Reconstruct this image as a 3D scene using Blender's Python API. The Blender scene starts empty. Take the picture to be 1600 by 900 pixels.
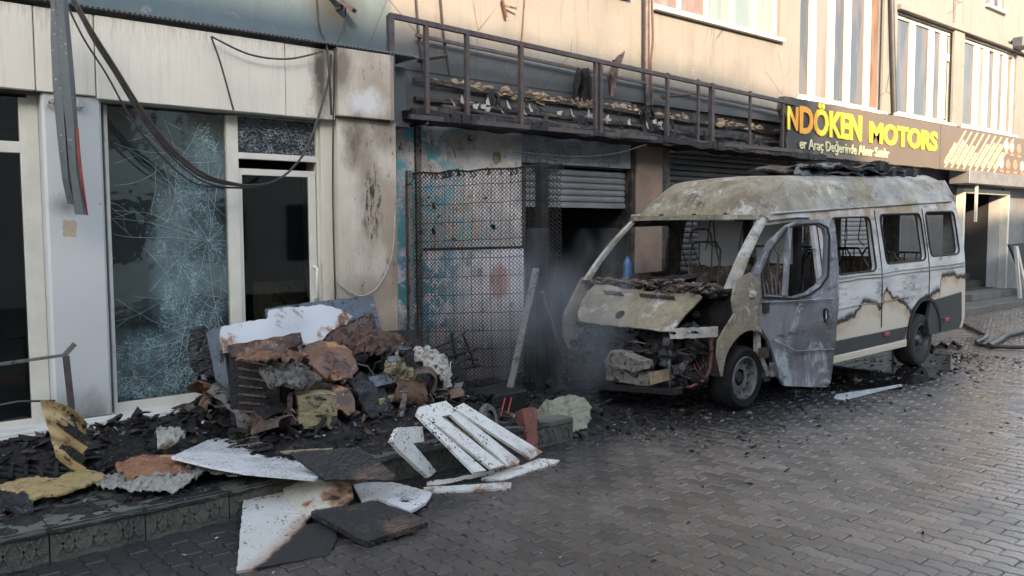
import bpy, bmesh, math, random
from mathutils import Vector, Matrix, noise
from mathutils.geometry import tessellate_polygon
random.seed(11)
R = math.radians
S = bpy.context.scene
COL = S.collection

# ------------------------------------------------------------------ camera, sky, sun, exposure
F_PX = 1315.2; PITCH = .0711873; ROLL = .0038620; YAW = .8613797
CAM = Vector((0, -7.904, 1.803))
fwd = Vector((math.cos(YAW)*math.cos(PITCH), math.sin(YAW)*math.cos(PITCH), -math.sin(PITCH)))
rgt = Vector((math.sin(YAW), -math.cos(YAW), 0)); up = rgt.cross(fwd)
rgt, up = (rgt*math.cos(ROLL) - up*math.sin(ROLL)), (up*math.cos(ROLL) + rgt*math.sin(ROLL))
cd = bpy.data.cameras.new('camera'); cam = bpy.data.objects.new('camera', cd); COL.objects.link(cam)
cam.matrix_world = Matrix((( rgt.x, up.x, -fwd.x, CAM.x), (rgt.y, up.y, -fwd.y, CAM.y), (rgt.z, up.z, -fwd.z, CAM.z), (0,0,0,1)))
cd.sensor_width = 36; cd.lens = 36*F_PX/1600; cd.clip_start = .05; cd.clip_end = 500
S.camera = cam

SUN = Vector((.60, 1.0, -.4245)).normalized()            # direction the light travels
w = bpy.data.worlds.new('World'); S.world = w; w.use_nodes = True
nt = w.node_tree; bg = nt.nodes['Background']
sky = nt.nodes.new('ShaderNodeTexSky'); sky.sky_type = 'NISHITA'; sky.sun_disc = False
sky.sun_elevation = math.asin(-SUN.z); sky.sun_rotation = math.atan2(-SUN.x, -SUN.y)
sky.dust_density = 1.8; sky.ozone_density = .45; hs = nt.nodes.new('ShaderNodeHueSaturation'); hs.inputs['Saturation'].default_value = .72
nt.links.new(sky.outputs[0], hs.inputs['Color']); nt.links.new(hs.outputs[0], bg.inputs[0]); bg.inputs[1].default_value = .15
sd = bpy.data.lights.new('sun', 'SUN'); sd.energy = 3.4; sd.angle = R(1.4); sd.color = (1, .70, .42)
so = bpy.data.objects.new('sun', sd); COL.objects.link(so)
so.rotation_euler = SUN.to_track_quat('-Z', 'Y').to_euler()
S.view_settings.view_transform = 'Standard'; S.view_settings.look = 'None'
S.view_settings.exposure = 2.15; S.view_settings.gamma = 1
S.render.engine = 'CYCLES'

# ------------------------------------------------------------------ measuring helpers
def ray(px, py): return fwd + rgt*((px-800)/F_PX) - up*((py-450)/F_PX)
def onp(px, py, p0, n):
    v = ray(px, py); return CAM + v*((p0-CAM).dot(n)/v.dot(n))
def Wp(px, py, y=0.): return onp(px, py, Vector((0, y, 0)), Vector((0, 1, 0)))
def Gp(px, py, z=0.): return onp(px, py, Vector((0, 0, z)), Vector((0, 0, 1)))
def Xp(px, py, x): return onp(px, py, Vector((x, 0, 0)), Vector((1, 0, 0)))
def screen(P):
    d = P - CAM; z = d.dot(fwd); return 800+F_PX*d.dot(rgt)/z, 450-F_PX*d.dot(up)/z, z

# ------------------------------------------------------------------ mesh helpers
class M:
    def __init__(s): s.v = []; s.f = []
    def add(s, vs, fs):
        b = len(s.v); s.v += [Vector(v) for v in vs]; s.f += [tuple(i+b for i in f) for f in fs]; return s
    def box(s, x0, x1, y0, y1, z0, z1):
        return s.add([(x0,y0,z0),(x1,y0,z0),(x1,y1,z0),(x0,y1,z0),(x0,y0,z1),(x1,y0,z1),(x1,y1,z1),(x0,y1,z1)],
            [(0,3,2,1),(4,5,6,7),(0,1,5,4),(1,2,6,5),(2,3,7,6),(3,0,4,7)])
    def bar(s, a, b, w, h=None, upv=(0,0,1)):
        a = Vector(a); b = Vector(b); h = h or w; t = (b-a).normalized(); u = Vector(upv)
        if abs(t.dot(u)) > .98: u = Vector((0,1,0))
        r = t.cross(u).normalized(); u = r.cross(t)
        vs = [p + r*(i*w/2) + u*(j*h/2) for p in (a, b) for i, j in ((-1,-1),(1,-1),(1,1),(-1,1))]
        return s.add(vs, [(0,3,2,1),(4,5,6,7),(0,1,5,4),(1,2,6,5),(2,3,7,6),(3,0,4,7)])
    def tube(s, pts, r, n=6, cap=True):
        pts = [Vector(p) for p in pts]; b = len(s.v); rs = r if isinstance(r, (list, tuple)) else [r]*len(pts); prev = None
        for i, p in enumerate(pts):
            t = (pts[min(i+1, len(pts)-1)] - pts[max(i-1, 0)]).normalized()
            if prev is None: u = t.orthogonal().normalized()
            else:
                u = prev - t*prev.dot(t); u = u.normalized() if u.length > 1e-6 else t.orthogonal().normalized()
            prev = u; q = t.cross(u)
            for k in range(n):
                a = 2*math.pi*k/n; s.v.append(p + (u*math.cos(a) + q*math.sin(a))*rs[i])
        for i in range(len(pts)-1):
            for k in range(n):
                s.f.append((b+i*n+k, b+i*n+(k+1)%n, b+(i+1)*n+(k+1)%n, b+(i+1)*n+k))
        if cap: s.f.append(tuple(b+k for k in range(n))[::-1]); s.f.append(tuple(b+(len(pts)-1)*n+k for k in range(n)))
        return s
    def lathe(s, prof, c, axis, n=32):                    # prof: (radius, along)
        axis = Vector(axis).normalized(); u = axis.orthogonal().normalized(); q = axis.cross(u); b = len(s.v); c = Vector(c)
        for r, h in prof:
            for k in range(n):
                a = 2*math.pi*k/n; s.v.append(c + axis*h + (u*math.cos(a)+q*math.sin(a))*r)
        for i in range(len(prof)-1):
            for k in range(n): s.f.append((b+i*n+k, b+(i+1)*n+k, b+(i+1)*n+(k+1)%n, b+i*n+(k+1)%n))
        return s
    def grid(s, fn, nu, nv, thick=None):
        b = len(s.v)
        for j in range(nv+1):
            for i in range(nu+1): s.v.append(Vector(fn(i/nu, j/nv)))
        for j in range(nv):
            for i in range(nu):
                a = b+j*(nu+1)+i; s.f.append((a, a+1, a+nu+2, a+nu+1))
        return s
    def slab(s, pts, thick, jag=0, holes=(), warp=None, cut=0, sub=.06, nrm=None):
        """Flat outline (world points, roughly coplanar) -> solid plate; jag roughens the edge, warp(u,v) bends it."""
        pts = [Vector(p) for p in pts]; c = sum(pts, Vector())/len(pts)
        n = Vector()
        for i in range(len(pts)): n += (pts[i]-c).cross(pts[(i+1) % len(pts)]-c)
        n.normalize()
        if nrm is not None and n.dot(Vector(nrm)) < 0: n = -n
        ax = (pts[1]-pts[0]); ax -= n*ax.dot(n); ax.normalize(); ay = n.cross(ax)
        def loop2(L):
            L = [Vector(p) for p in L]; L = [Vector(((p-c).dot(ax), (p-c).dot(ay))) for p in L]
            if not jag: return L
            o = []
            for i, p in enumerate(L):
                q = L[(i+1) % len(L)]; d = q-p; k = max(1, int(d.length/sub)); nn = Vector((-d.y, d.x)).normalized() if d.length else Vector((0,0))
                for t in range(k): o.append(p + d*(t/k) + (nn*random.uniform(-jag, jag) if t else nn*0))
            return o
        loops = [loop2(pts)] + [loop2(h) for h in holes]
        flat = [p for L in loops for p in L]
        tris = tessellate_polygon([[Vector((p.x, p.y, 0)) for p in L] for L in loops])
        bm = bmesh.new(); vs = [bm.verts.new((p.x, p.y, 0)) for p in flat]
        for t in tris:
            try: bm.faces.new([vs[i] for i in t])
            except ValueError: pass
        if cut:
            for k in (0, 1):
                lo = min(p[k] for p in flat); hi = max(p[k] for p in flat); x = lo+cut
                while x < hi:
                    co = [0,0,0]; co[k] = x; no = [0,0,0]; no[k] = 1
                    bmesh.ops.bisect_plane(bm, geom=bm.verts[:]+bm.edges[:]+bm.faces[:], plane_co=co, plane_no=no); x += cut
        bmesh.ops.recalc_face_normals(bm, faces=bm.faces)
        if bm.faces and sum(f.normal.z for f in bm.faces) < 0: bmesh.ops.reverse_faces(bm, faces=bm.faces[:])
        bm.verts.index_update(); top = []; bot = []
        for v in bm.verts:
            h = warp(v.co.x, v.co.y) if warp else 0
            base = c + ax*v.co.x + ay*v.co.y
            if isinstance(h, (int, float)): top.append(base + n*h); bot.append(base + n*(h-thick))
            else: top.append(base + Vector(h)); bot.append(base + Vector(h) - n*thick)
        N = len(top); fs = []
        for f in bm.faces:
            ix = [v.index for v in f.verts]; fs.append(tuple(ix)); fs.append(tuple(i+N for i in reversed(ix)))
        for e in bm.edges:
            if len(e.link_faces) == 1:
                lp = e.link_loops[0]; a = lp.vert.index; b2 = lp.link_loop_next.vert.index
                fs.append((b2, a, a+N, b2+N))
        bm.free(); return s.add(top+bot, fs)
    def rock(s, c, r, seed=0, sq=(1,1,1), lv=1, rough=.35):
        bm = bmesh.new(); bmesh.ops.create_icosphere(bm, subdivisions=lv, radius=1)
        vs = []
        for v in bm.verts:
            k = 1 + rough*noise.noise(v.co*1.7 + Vector((seed*3.1, seed, 0)))*1.6
            vs.append(Vector(c) + Vector((v.co.x*sq[0], v.co.y*sq[1], v.co.z*sq[2]))*r*k)
        fs = [tuple(v.index for v in f.verts) for f in bm.faces]; bm.free(); return s.add(vs, fs)
    def obj(s, name, mat, parent=None, smooth=None, bevel=0, local=False, kind=None, fixn=False):
        me = bpy.data.meshes.new(name); o0 = Vector()
        if parent is not None and not local: o0 = ORG.get(parent.name, Vector())
        me.from_pydata([v-o0 for v in s.v], [], s.f); me.validate()
        if bevel or fixn:
            bm = bmesh.new(); bm.from_mesh(me)
            if fixn: bmesh.ops.recalc_face_normals(bm, faces=bm.faces)
            if bevel: bmesh.ops.bevel(bm, geom=bm.edges[:], offset=bevel, segments=1, affect='EDGES', clamp_overlap=True)
            bm.to_mesh(me); bm.free()
        me.materials.append(mat)
        if smooth is not None: me.shade_smooth(); me.set_sharp_from_angle(angle=R(smooth))
        o = bpy.data.objects.new(name, me); COL.objects.link(o)
        if parent is not None: o.parent = parent; ORG[o.name] = o0
        else: ORG[o.name] = Vector()
        if kind: o['kind'] = kind
        return o
ORG = {}
def tag(o, label, cat, group=None):
    o['label'] = label; o['category'] = cat
    if group: o['group'] = group
    return o
def thing(name, label, cat, loc, group=None):
    o = bpy.data.objects.new(name, None); o.empty_display_size = .2; COL.objects.link(o)
    o.location = loc; ORG[o.name] = Vector(loc); return tag(o, label, cat, group)
def clone(o, parent, loc=None):
    c = o.copy(); COL.objects.link(c); c.parent = parent; ORG[c.name] = ORG.get(o.name, Vector())
    if loc is not None: c.location = loc
    return c
USED = set()
def solo(name, m, mat, label, cat, **k):                # a thing that is one mesh, origin at its own base
    if label in USED: return None                       # filler scraps that would read exactly alike are left out
    USED.add(label)
    lo = Vector((min(v.x for v in m.v)+max(v.x for v in m.v), min(v.y for v in m.v)+max(v.y for v in m.v), 2*min(v.z for v in m.v)))/2
    g = k.pop('group', None); m.v = [v-lo for v in m.v]; o = m.obj(name, mat, **k); o.location = lo; ORG[o.name] = lo
    return tag(o, label, cat, g)
def fr(p, sc=1, oc=4): return noise.fractal(Vector(p)*sc, 1, 2, oc)
def crumple(amp, sc, seed=0, bulge=0, L=.3, ridge=True):
    def f(u, v):
        wu = u+.12*noise.noise(Vector((u*sc*.5, v*sc*.5, seed))); wv2 = v+.12*noise.noise(Vector((v*sc*.5, u*sc*.5, seed+9)))
        a = 0; k = 1.; s_ = sc
        for o in range(4):
            c, s2 = math.cos(o*.6+seed), math.sin(o*.6+seed); p, q = wu*c-wv2*s2, wu*s2+wv2*c
            a += k*(.42-abs(noise.noise(Vector((p*s_*2.2+seed*7.3, q*s_*.65, seed))))*1.6); k *= .6; s_ *= 1.9
        return amp*a + bulge*max(0, 1-(u*u+v*v)/(L*L))
    return f
def plane3(a, b, c): return a, (b-a).cross(c-a).normalized()
def pix(pl, pts): return [onp(x, y, pl[0], pl[1]) for x, y in pts]
def circ(cx, cz, r, n=16, a0=0, a1=360): return [(cx+r*math.cos(R(a0+(a1-a0)*i/n)), cz+r*math.sin(R(a0+(a1-a0)*i/n))) for i in range(n + (abs(a1-a0) < 359))]
def rrect(x0, x1, z0, z1, r, k=3):
    o = []
    for cx, cz, a in ((x1-r, z1-r, 0), (x0+r, z1-r, 90), (x0+r, z0+r, 180), (x1-r, z0+r, 270)):
        o += [(cx+r*math.cos(R(a+90*i/k)), cz+r*math.sin(R(a+90*i/k))) for i in range(k+1)]
    return o

# ------------------------------------------------------------------ material helpers
class NT:
    def __init__(s, name):
        s.m = bpy.data.materials.new(name); s.m.use_nodes = True; s.t = s.m.node_tree; s.n = s.t.nodes; s.b = s.n['Principled BSDF']
        s.geo = s.n.new('ShaderNodeNewGeometry'); s.tc = s.n.new('ShaderNodeTexCoord')
        s.pos = s.geo.outputs['Position']; s.ob = s.tc.outputs['Object']
    def L(s, a, b):
        if isinstance(a, (int, float)): b.default_value = a
        elif isinstance(a, (tuple, list)): b.default_value = tuple(a)+((1,) if len(a) == 3 and len(b.default_value) == 4 else ())
        else: s.t.links.new(a, b)
    def noise(s, sc, det=5, rough=.6, vec=None, dist=0):
        x = s.n.new('ShaderNodeTexNoise'); x.inputs['Scale'].default_value = sc; x.inputs['Detail'].default_value = det
        x.inputs['Roughness'].default_value = rough; x.inputs['Distortion'].default_value = dist; s.L(vec or s.pos, x.inputs['Vector']); return x.outputs['Fac']
    def vor(s, sc, feat='F1', vec=None, rnd=1, out='Distance'):
        x = s.n.new('ShaderNodeTexVoronoi'); x.feature = feat; x.inputs['Scale'].default_value = sc; x.inputs['Randomness'].default_value = rnd
        s.L(vec or s.pos, x.inputs['Vector']); return x.outputs[out]
    def scale(s, v, vec=None):
        x = s.n.new('ShaderNodeMapping'); x.inputs['Scale'].default_value = v; s.L(vec or s.pos, x.inputs['Vector']); return x.outputs[0]
    def ramp(s, f, stops, interp='LINEAR'):
        x = s.n.new('ShaderNodeValToRGB'); e = x.color_ramp.elements; x.color_ramp.interpolation = interp
        while len(e) < len(stops): e.new(.5)
        for k, (p, c) in enumerate(stops):
            e[k].position = p; e[k].color = (c, c, c, 1) if isinstance(c, (int, float)) else tuple(c)+(1,)
        s.L(f, x.inputs[0]); return x.outputs[0]
    def step(s, f, a, b): return s.ramp(f, [(a, 0), (b, 1)]) if a < b else s.ramp(f, [(b, 1), (a, 0)])
    def mix(s, f, a, b, mode='MIX'):
        x = s.n.new('ShaderNodeMix'); x.data_type = 'RGBA'; x.blend_type = mode
        s.L(f, x.inputs[0]); s.L(a, x.inputs[6]); s.L(b, x.inputs[7]); return x.outputs[2]
    def ma(s, op, a, b=0, c=0, clamp=False):
        x = s.n.new('ShaderNodeMath'); x.operation = op; x.use_clamp = clamp
        s.L(a, x.inputs[0]); s.L(b, x.inputs[1])
        if op == 'MULTIPLY_ADD': s.L(c, x.inputs[2])
        return x.outputs[0]
    def xyz(s, v=None):
        x = s.n.new('ShaderNodeSeparateXYZ'); s.L(v or s.pos, x.inputs[0]); return x.outputs
    def blob(s, c, rad, soft=.5, nz=.5, nsc=3.):           # mask 1 inside an ellipsoid with a ragged edge
        mp = s.n.new('ShaderNodeMapping'); mp.vector_type = 'POINT'
        mp.inputs['Scale'].default_value = tuple(1/r for r in rad); mp.inputs['Location'].default_value = tuple(-c[i]/rad[i] for i in range(3))
        s.L(s.pos, mp.inputs['Vector'])
        ln = s.n.new('ShaderNodeVectorMath'); ln.operation = 'LENGTH'; s.L(mp.outputs[0], ln.inputs[0])
        d = s.ma('ADD', ln.outputs['Value'], s.ma('MULTIPLY', s.ma('SUBTRACT', s.noise(nsc, 7, .7, s.scale((1,1,.5))), .5), -2*nz))
        return s.ramp(d, [(max(0, 1-soft), 1), (1, 0)])
    def bump(s, h, dist=.01, st=1., prev=None):
        x = s.n.new('ShaderNodeBump'); x.inputs['Distance'].default_value = dist; x.inputs['Strength'].default_value = st; s.L(h, x.inputs['Height'])
        if prev is not None: s.L(prev, x.inputs['Normal'])
        s.L(x.outputs[0], s.b.inputs['Normal']); return x.outputs[0]
    def out(s, col, rough=.7, metal=0, spec=None):
        s.L(col, s.b.inputs['Base Color']); s.L(rough, s.b.inputs['Roughness']); s.L(metal, s.b.inputs['Metallic'])
        if spec is not None: s.L(spec, s.b.inputs['Specular IOR Level'])
        return s.m
def simple(name, c1, c2=None, sc=6, rough=.7, metal=0, b=.003, bsc=60, soot=0, spec=None, sootcol=(.012,.011,.010), third=None):
    t = NT(name); c2 = c2 or tuple(x*.7 for x in c1)
    col = t.mix(t.ramp(t.noise(sc, 6, .65, t.ob), [(.35, 0), (.65, 1)]), c1, c2)
    if third: col = t.mix(t.step(t.noise(sc*.6, 5, .7, t.scale((1.3,.9,1.1), t.ob)), .52, .6), col, third)
    if soot: col = t.mix(t.step(t.noise(sc*.8, 8, .7, t.scale((1,1.2,.9), t.ob)), .5+.25*(1-soot), .42+.25*(1-soot)+.16), col, sootcol)
    if b: t.bump(t.noise(bsc, 4, .6, t.ob), b, .8)
    return t.out(col, rough, metal, spec)

def scorch(name, cols, sc=7, rough=(.35,.8), b=.02, metal=0):
    """Burnt stuff: several colours breaking into each other with sharp ragged borders, ash dust and char."""
    t = NT(name); o = t.ob; wv_ = t.n.new('ShaderNodeTexNoise'); wv_.inputs['Scale'].default_value = sc*.5; t.L(o, wv_.inputs['Vector'])
    vm = t.n.new('ShaderNodeVectorMath'); vm.operation = 'MULTIPLY_ADD'; t.L(wv_.outputs['Color'], vm.inputs[0]); vm.inputs[1].default_value = (.35,.35,.35); t.L(o, vm.inputs[2]); q = vm.outputs[0]
    col = t.mix(t.noise(sc*2, 6, .7, q), cols[0], tuple(v*.45 for v in cols[0])); k = 1.3
    for c, amt in cols[1:]:
        a = .66-.26*amt; col = t.mix(t.step(t.noise(sc*k, 8, .72, t.scale((1, 1.2, .8+k*.2), q)), a, a+.05), col, c); k *= 1.35
    col = t.mix(t.ma('MULTIPLY', t.step(t.vor(sc*9, vec=o), .20, .14), t.step(t.noise(sc*1.5, 4, .6, o), .50, .56)), col, (.30,.30,.29))
    t.bump(t.ma('ADD', t.noise(sc*3, 8, .78, q), t.ma('MULTIPLY', t.vor(sc*2.2, vec=q), .8)), b, .9)
    return t.out(col, t.ramp(t.noise(sc, 5, .7, o), [(.38, rough[0]), (.62, rough[1])]), metal)
def specks(t, col, sc, thr, c=(.015,.014,.013), vec=None, amount=.5):
    v = t.vor(sc, vec=vec or t.ob); n = t.noise(sc*.2, 3, .6, vec or t.ob)
    return t.mix(t.ma('MULTIPLY', t.step(v, thr+.03, thr), t.step(n, amount, amount+.06)), col, c)

MAT = {}
def wall_mat():
    t = NT('weathered_shade_tinted_render'); x = t.xyz()
    col = t.mix(t.ramp(t.noise(.9, 6, .6), [(.35, 0), (.7, 1)]), (.165,.165,.158), (.205,.20,.19))
    col = t.mix(t.ma('MULTIPLY', t.step(t.noise(1.6, 6, .7, t.scale((5,1,.35))), .52, .72), .45), col, (.12,.115,.105))
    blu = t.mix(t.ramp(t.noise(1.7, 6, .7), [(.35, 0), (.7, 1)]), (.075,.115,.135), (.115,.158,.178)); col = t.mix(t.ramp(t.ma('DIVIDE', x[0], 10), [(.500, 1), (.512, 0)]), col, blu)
    col = t.mix(t.ma('MULTIPLY', t.ramp(t.ma('DIVIDE', t.ma('ADD', x[2], t.ma('MULTIPLY', t.noise(1.4, 4), .6)), 10), [(.41, .65), (.46, 0)]), t.ramp(t.ma('DIVIDE', x[0], 20), [(.56, 1), (.62, 0)])), col, (.085,.118,.137))  # bluish shade below the sunlit part, put into the wall colour
    hz = t.ma('ADD', x[2], t.ma('MULTIPLY', t.noise(1.3, 5, .6), 1.2)); hz = t.ma('DIVIDE', hz, 10)
    low = t.ramp(hz, [(.40, 1), (.50, 0)])
    reg = t.ma('MULTIPLY', t.ramp(t.ma('DIVIDE', x[0], 30), [(.14, 0), (.18, 1)]), t.ramp(t.ma('DIVIDE', x[0], 30), [(.38, 1), (.44, 0)]))
    col = t.mix(t.ma('MULTIPLY', t.ma('MULTIPLY', low, reg), .75), col, (.05,.05,.052))
    col = t.mix(t.ma('MULTIPLY', t.blob((4.4,0,4.1), (.42,.5,.5), .8, .3, 2), .85), col, (.04,.04,.04))
    col = t.mix(t.ma('MULTIPLY', t.step(t.noise(2.2, 7, .75, t.scale((3,1,.22))), .54, .68), .5), col, (.085,.075,.065))
    crk = t.ma('MULTIPLY', t.step(t.vor(.8, 'DISTANCE_TO_EDGE', vec=t.scale((1,1,.8))), .008, .003), t.step(t.noise(.9, 3), .5, .56)); col = t.mix(t.ma('MULTIPLY', crk, .7), col, (.06,.055,.05))
    col = t.mix(t.ma('MULTIPLY', t.step(t.noise(3.3, 8, .8), .60, .66), .5), col, (.30,.29,.27))
    t.bump(t.noise(45, 6, .7), .006, .6); return t.out(col, .9)
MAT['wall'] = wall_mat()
def panel_mat():
    t = NT('cream_cladding'); x = t.xyz()
    col = t.mix(t.ramp(t.noise(1.2, 5, .6), [(.3, 0), (.7, 1)]), (.66,.62,.53), (.56,.53,.46))
    dr = t.step(t.noise(3.2, 6, .75, t.scale((9,1,.5))), .5, .72)
    col = t.mix(t.ma('MULTIPLY', dr, .3), col, (.30,.27,.23))
    up_ = t.ma('MULTIPLY', t.ma('MULTIPLY', t.step(t.noise(5, 6, .75, t.scale((14,1,1.2))), .48, .62), t.ramp(t.ma('DIVIDE', x[2], 10), [(.325, 0), (.355, 1)])), .5)
    col = t.mix(up_, col, (.16,.15,.15))
    for c, r, k in (((3.95,-.5,3.3), (.14,.4,.6), .95), ((4.7,-.45,2.75), (.5,.5,.28), .75), ((4.95,-.45,2.2), (.16,.5,.8), .7), ((4.9,-.45,1.35), (.3,.5,.5), .55), ((3.85,-.3,2.2), (.12,.6,.9), .6), ((4.6,-.45,.75), (.6,.5,.25), .7), ((4.15,-.5,3.35), (.16,.4,.35), .8), ((4.95,-.5,3.1), (.16,.5,.7), .55), ((4.35,-.45,2.7), (.2,.4,.4), .8),
                    ((4.5,-.45,2.0), (.16,.4,.6), .35), ((4.85,-.45,1.6), (.20,.4,.9), .6), ((4.45,-.45,1.1), (.5,.4,.32), .6), ((3.9,-.3,1.5), (.10,.5,.5), .85), ((4.2,-.45,.5), (.5,.5,.5), .6), ((1.6,-.45,.35), (.3,.4,.2), .5)):
        col = t.mix(t.ma('MULTIPLY', t.blob(c, r, .8, 1.0, 5), min(1, k+.1)), col, (.058,.044,.034))
    crisp = t.ma('MULTIPLY', t.step(t.noise(11, 7, .8, t.scale((2.2,1,.6))), .50, .53), t.ma('MAXIMUM', t.blob((4.52,-.45,2.05), (.15,.5,.48), .6, .4, 4), t.blob((3.92,-.3,1.45), (.07,.5,.4), .5, .4, 4)))
    brn = t.ma('MULTIPLY', t.step(t.noise(1.7, 5, .6, t.scale((1.2,1,.8))), .42, .6), t.ramp(t.ma('DIVIDE', x[0], 10), [(.40, 0), (.45, 1)]))
    col = t.mix(t.ma('MULTIPLY', brn, .75), col, (.25,.19,.135)); col = t.mix(t.ma('MULTIPLY', t.ramp(t.ma('DIVIDE', x[0], 10), [(.36, 0), (.43, .35), (.445, .85), (.52, .9)]), t.ramp(t.noise(1.1, 4), [(.3, .4), (.7, 1)])), col, (.33,.27,.21))
    col = t.mix(crisp, col, (.022,.018,.016))
    drip = t.ma('MULTIPLY', t.step(t.noise(9, 6, .8, t.scale((3,1,.8))), .60, .63), t.ramp(t.ma('DIVIDE', x[0], 10), [(.41, 0), (.44, 1)]))
    col = t.mix(drip, col, (.02,.018,.017))
    ash = t.ma('MULTIPLY', t.blob((4.42,-.5,3.05), (.25,.4,.17), .55, .9, 6), .85); col = t.mix(ash, col, (.56,.56,.56))
    t.bump(t.noise(30, 4, .6), .002, .4); return t.out(col, t.ramp(t.noise(3), [(.3, .35), (.7, .6)]))
MAT['panel'] = panel_mat()
def pillar_mat():
    t = NT('grey_cladding'); x = t.xyz()
    col = t.mix(t.ramp(t.noise(.9, 4, .5), [(.3, 0), (.7, 1)]), (.52,.54,.54), (.44,.46,.46))
    col = t.mix(t.ma('MULTIPLY', t.blob(tuple(Wp(105,322,-.47)), (.16,.3,.12), .9, .4, 6), .7), col, (.08,.08,.08))
    col = t.mix(t.ma('MULTIPLY', t.step(t.noise(14, 6, .8), .64, .7), .7), col, (.1,.09,.08))
    col = t.mix(t.ma('MULTIPLY', t.blob((1.7,-.45,.2), (.5,.5,.35), .9, .6, 5), .85), col, (.06,.05,.04))
    t.bump(t.noise(20, 3, .5), .002, .4); return t.out(col, .42)
MAT['pillar'] = pillar_mat()
MAT['frame'] = simple('cream_aluminium', (.62,.61,.54), (.52,.51,.46), 4, .4, 0, .001, 80, soot=.12)
MAT['frame2'] = simple('white_window_frame', (.66,.64,.58), (.58,.56,.50), 3, .4, 0, .001)
MAT['char'] = simple('charred', (.006,.006,.007), (.020,.019,.019), 9, .6, 0, .02, 40, spec=.35)
MAT['char2'] = simple('charred_metal', (.018,.019,.022), (.050,.045,.042), 7, .5, .35, .006, 50, soot=.3, third=(.11,.075,.05))
MAT['blacksteel'] = simple('sooty_steel', (.05,.045,.05), (.10,.085,.085), 12, .55, .4, .003, 60, third=(.10,.06,.05))
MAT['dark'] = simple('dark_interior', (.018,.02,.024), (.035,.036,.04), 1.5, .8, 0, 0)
MAT['rust'] = simple('rusty_sheet', (.15,.075,.042), (.05,.034,.03), 7, .5, .2, .010, 30, soot=.5, third=(.30,.14,.055))
MAT['brownfold'] = simple('scorched_brown_sheet', (.17,.115,.09), (.06,.045,.045), 7, .45, .1, .010, 25, soot=.4, third=(.30,.15,.07))
MAT['foam'] = simple('old_foam', (.42,.37,.22), (.27,.24,.15), 12, .95, 0, .012, 70, soot=.35)
MAT['palefoam'] = simple('pale_cracked_foam', (.40,.41,.32), (.28,.29,.23), 6, .95, 0, .02, 40, soot=.25)
MAT['yellow'] = simple('yellow_plastic', (.62,.47,.21), (.45,.32,.12), 5, .45, 0, .004, 60, soot=.22)
MAT['cloth'] = simple('pale_cloth', (.55,.52,.45), (.38,.36,.33), 7, .85, 0, .008, 60, soot=.22)
MAT['plastic'] = simple('dirty_clear_sheet', (.50,.50,.44), (.30,.30,.26), 6, .25, 0, .006, 30, soot=.2)
MAT['orangecloth'] = simple('orange_cloth', (.45,.20,.10), (.30,.13,.08), 8, .85, 0, .006, 60, soot=.25)
MAT['blackcloth'] = simple('black_cloth', (.010,.010,.013), (.03,.03,.035), 6, .4, 0, .006, 40)
MAT['bluegrey'] = simple('bluegrey_sheet', (.16,.21,.27), (.10,.13,.17), 4, .5, .2, .003, 40, soot=.25)
MAT['greyduct'] = simple('grey_duct', (.16,.185,.20), (.12,.14,.155), 5, .45, .2, .002, 40, soot=.12)
MAT['red'] = simple('red_plastic', (.42,.06,.045), (.28,.05,.04), 8, .4, 0, .002, 60, soot=.2)
MAT['redwood'] = simple('red_brown_block', (.28,.10,.075), (.19,.075,.06), 9, .8, 0, .006, 40, soot=.2)
MAT['wood'] = simple('pale_timber', (.40,.34,.24), (.28,.24,.18), 8, .8, 0, .004, 60, soot=.25)
MAT['ashplank'] = simple('ash_grey_timber', (.20,.19,.175), (.10,.095,.09), 9, .85, 0, .006, 50, soot=.25)
MAT['blue'] = simple('blue_metal', (.03,.10,.22), (.02,.06,.14), 6, .4, .2, .002)
MAT['marble'] = simple('pale_marble', (.62,.62,.58), (.50,.50,.47), 5, .4, 0, .002, 30, soot=.3)
MAT['cable'] = simple('black_cable', (.018,.018,.018), (.05,.045,.04), 30, .5, 0, .002); MAT['wire'] = simple('burnt_wire', (.006,.006,.007), (.018,.017,.017), 14, .6, 0, 0, spec=.3)
MAT['cable2'] = simple('brown_cable', (.14,.07,.05), (.05,.04,.035), 20, .6, 0, .002)
MAT['flake'] = simple('orange_insulation', (.38,.28,.18), (.22,.16,.11), 14, .95, 0, .01, 60, soot=.4)
MAT['concrete'] = simple('rough_concrete', (.15,.15,.135), (.09,.09,.085), 4, .85, 0, .01, 30, soot=.2)
MAT['brownpillar'] = simple('scorched_pillar', (.24,.17,.125), (.16,.12,.10), 2.5, .8, 0, .006, 30, soot=.35)
MAT['shutter'] = simple('grey_shutter', (.21,.22,.23), (.14,.145,.155), 3, .5, .3, .002, 40, soot=.3)
MAT['shutter2'] = simple('sooty_shutter', (.07,.072,.078), (.04,.04,.045), 3, .5, .3, .002, 40, soot=.2)
MAT['paleshutter'] = simple('pale_shutter', (.42,.44,.46), (.33,.35,.37), 3, .5, .1, .002, 40, soot=.1)
MAT['step'] = simple('mossy_steps', (.05,.065,.055), (.035,.04,.04), 3, .8, 0, .006)
MAT['rubber'] = simple('scorched_rubber', (.006,.006,.007), (.018,.017,.017), 8, .85, 0, .008, 40, spec=.2)
MAT['tyre'] = simple('black_tyre', (.022,.022,.024), (.035,.035,.036), 8, .7, 0, .003, 50)
MAT['rimgrey'] = simple('grey_rim', (.12,.125,.13), (.07,.07,.075), 8, .45, .5, .002)
MAT['dirtyplastic'] = simple('scorched_pale_plastic', (.34,.33,.30), (.15,.145,.14), 9, .6, 0, .008, 40, soot=.4)
MAT['clad'] = simple('black_side_cladding', (.028,.03,.034), (.04,.042,.046), 4, .5, 0, .002)
MAT['vanwhite'] = simple('cream_van_paint', (.66,.60,.47), (.60,.54,.42), 2, .3, 0, .001)
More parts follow.
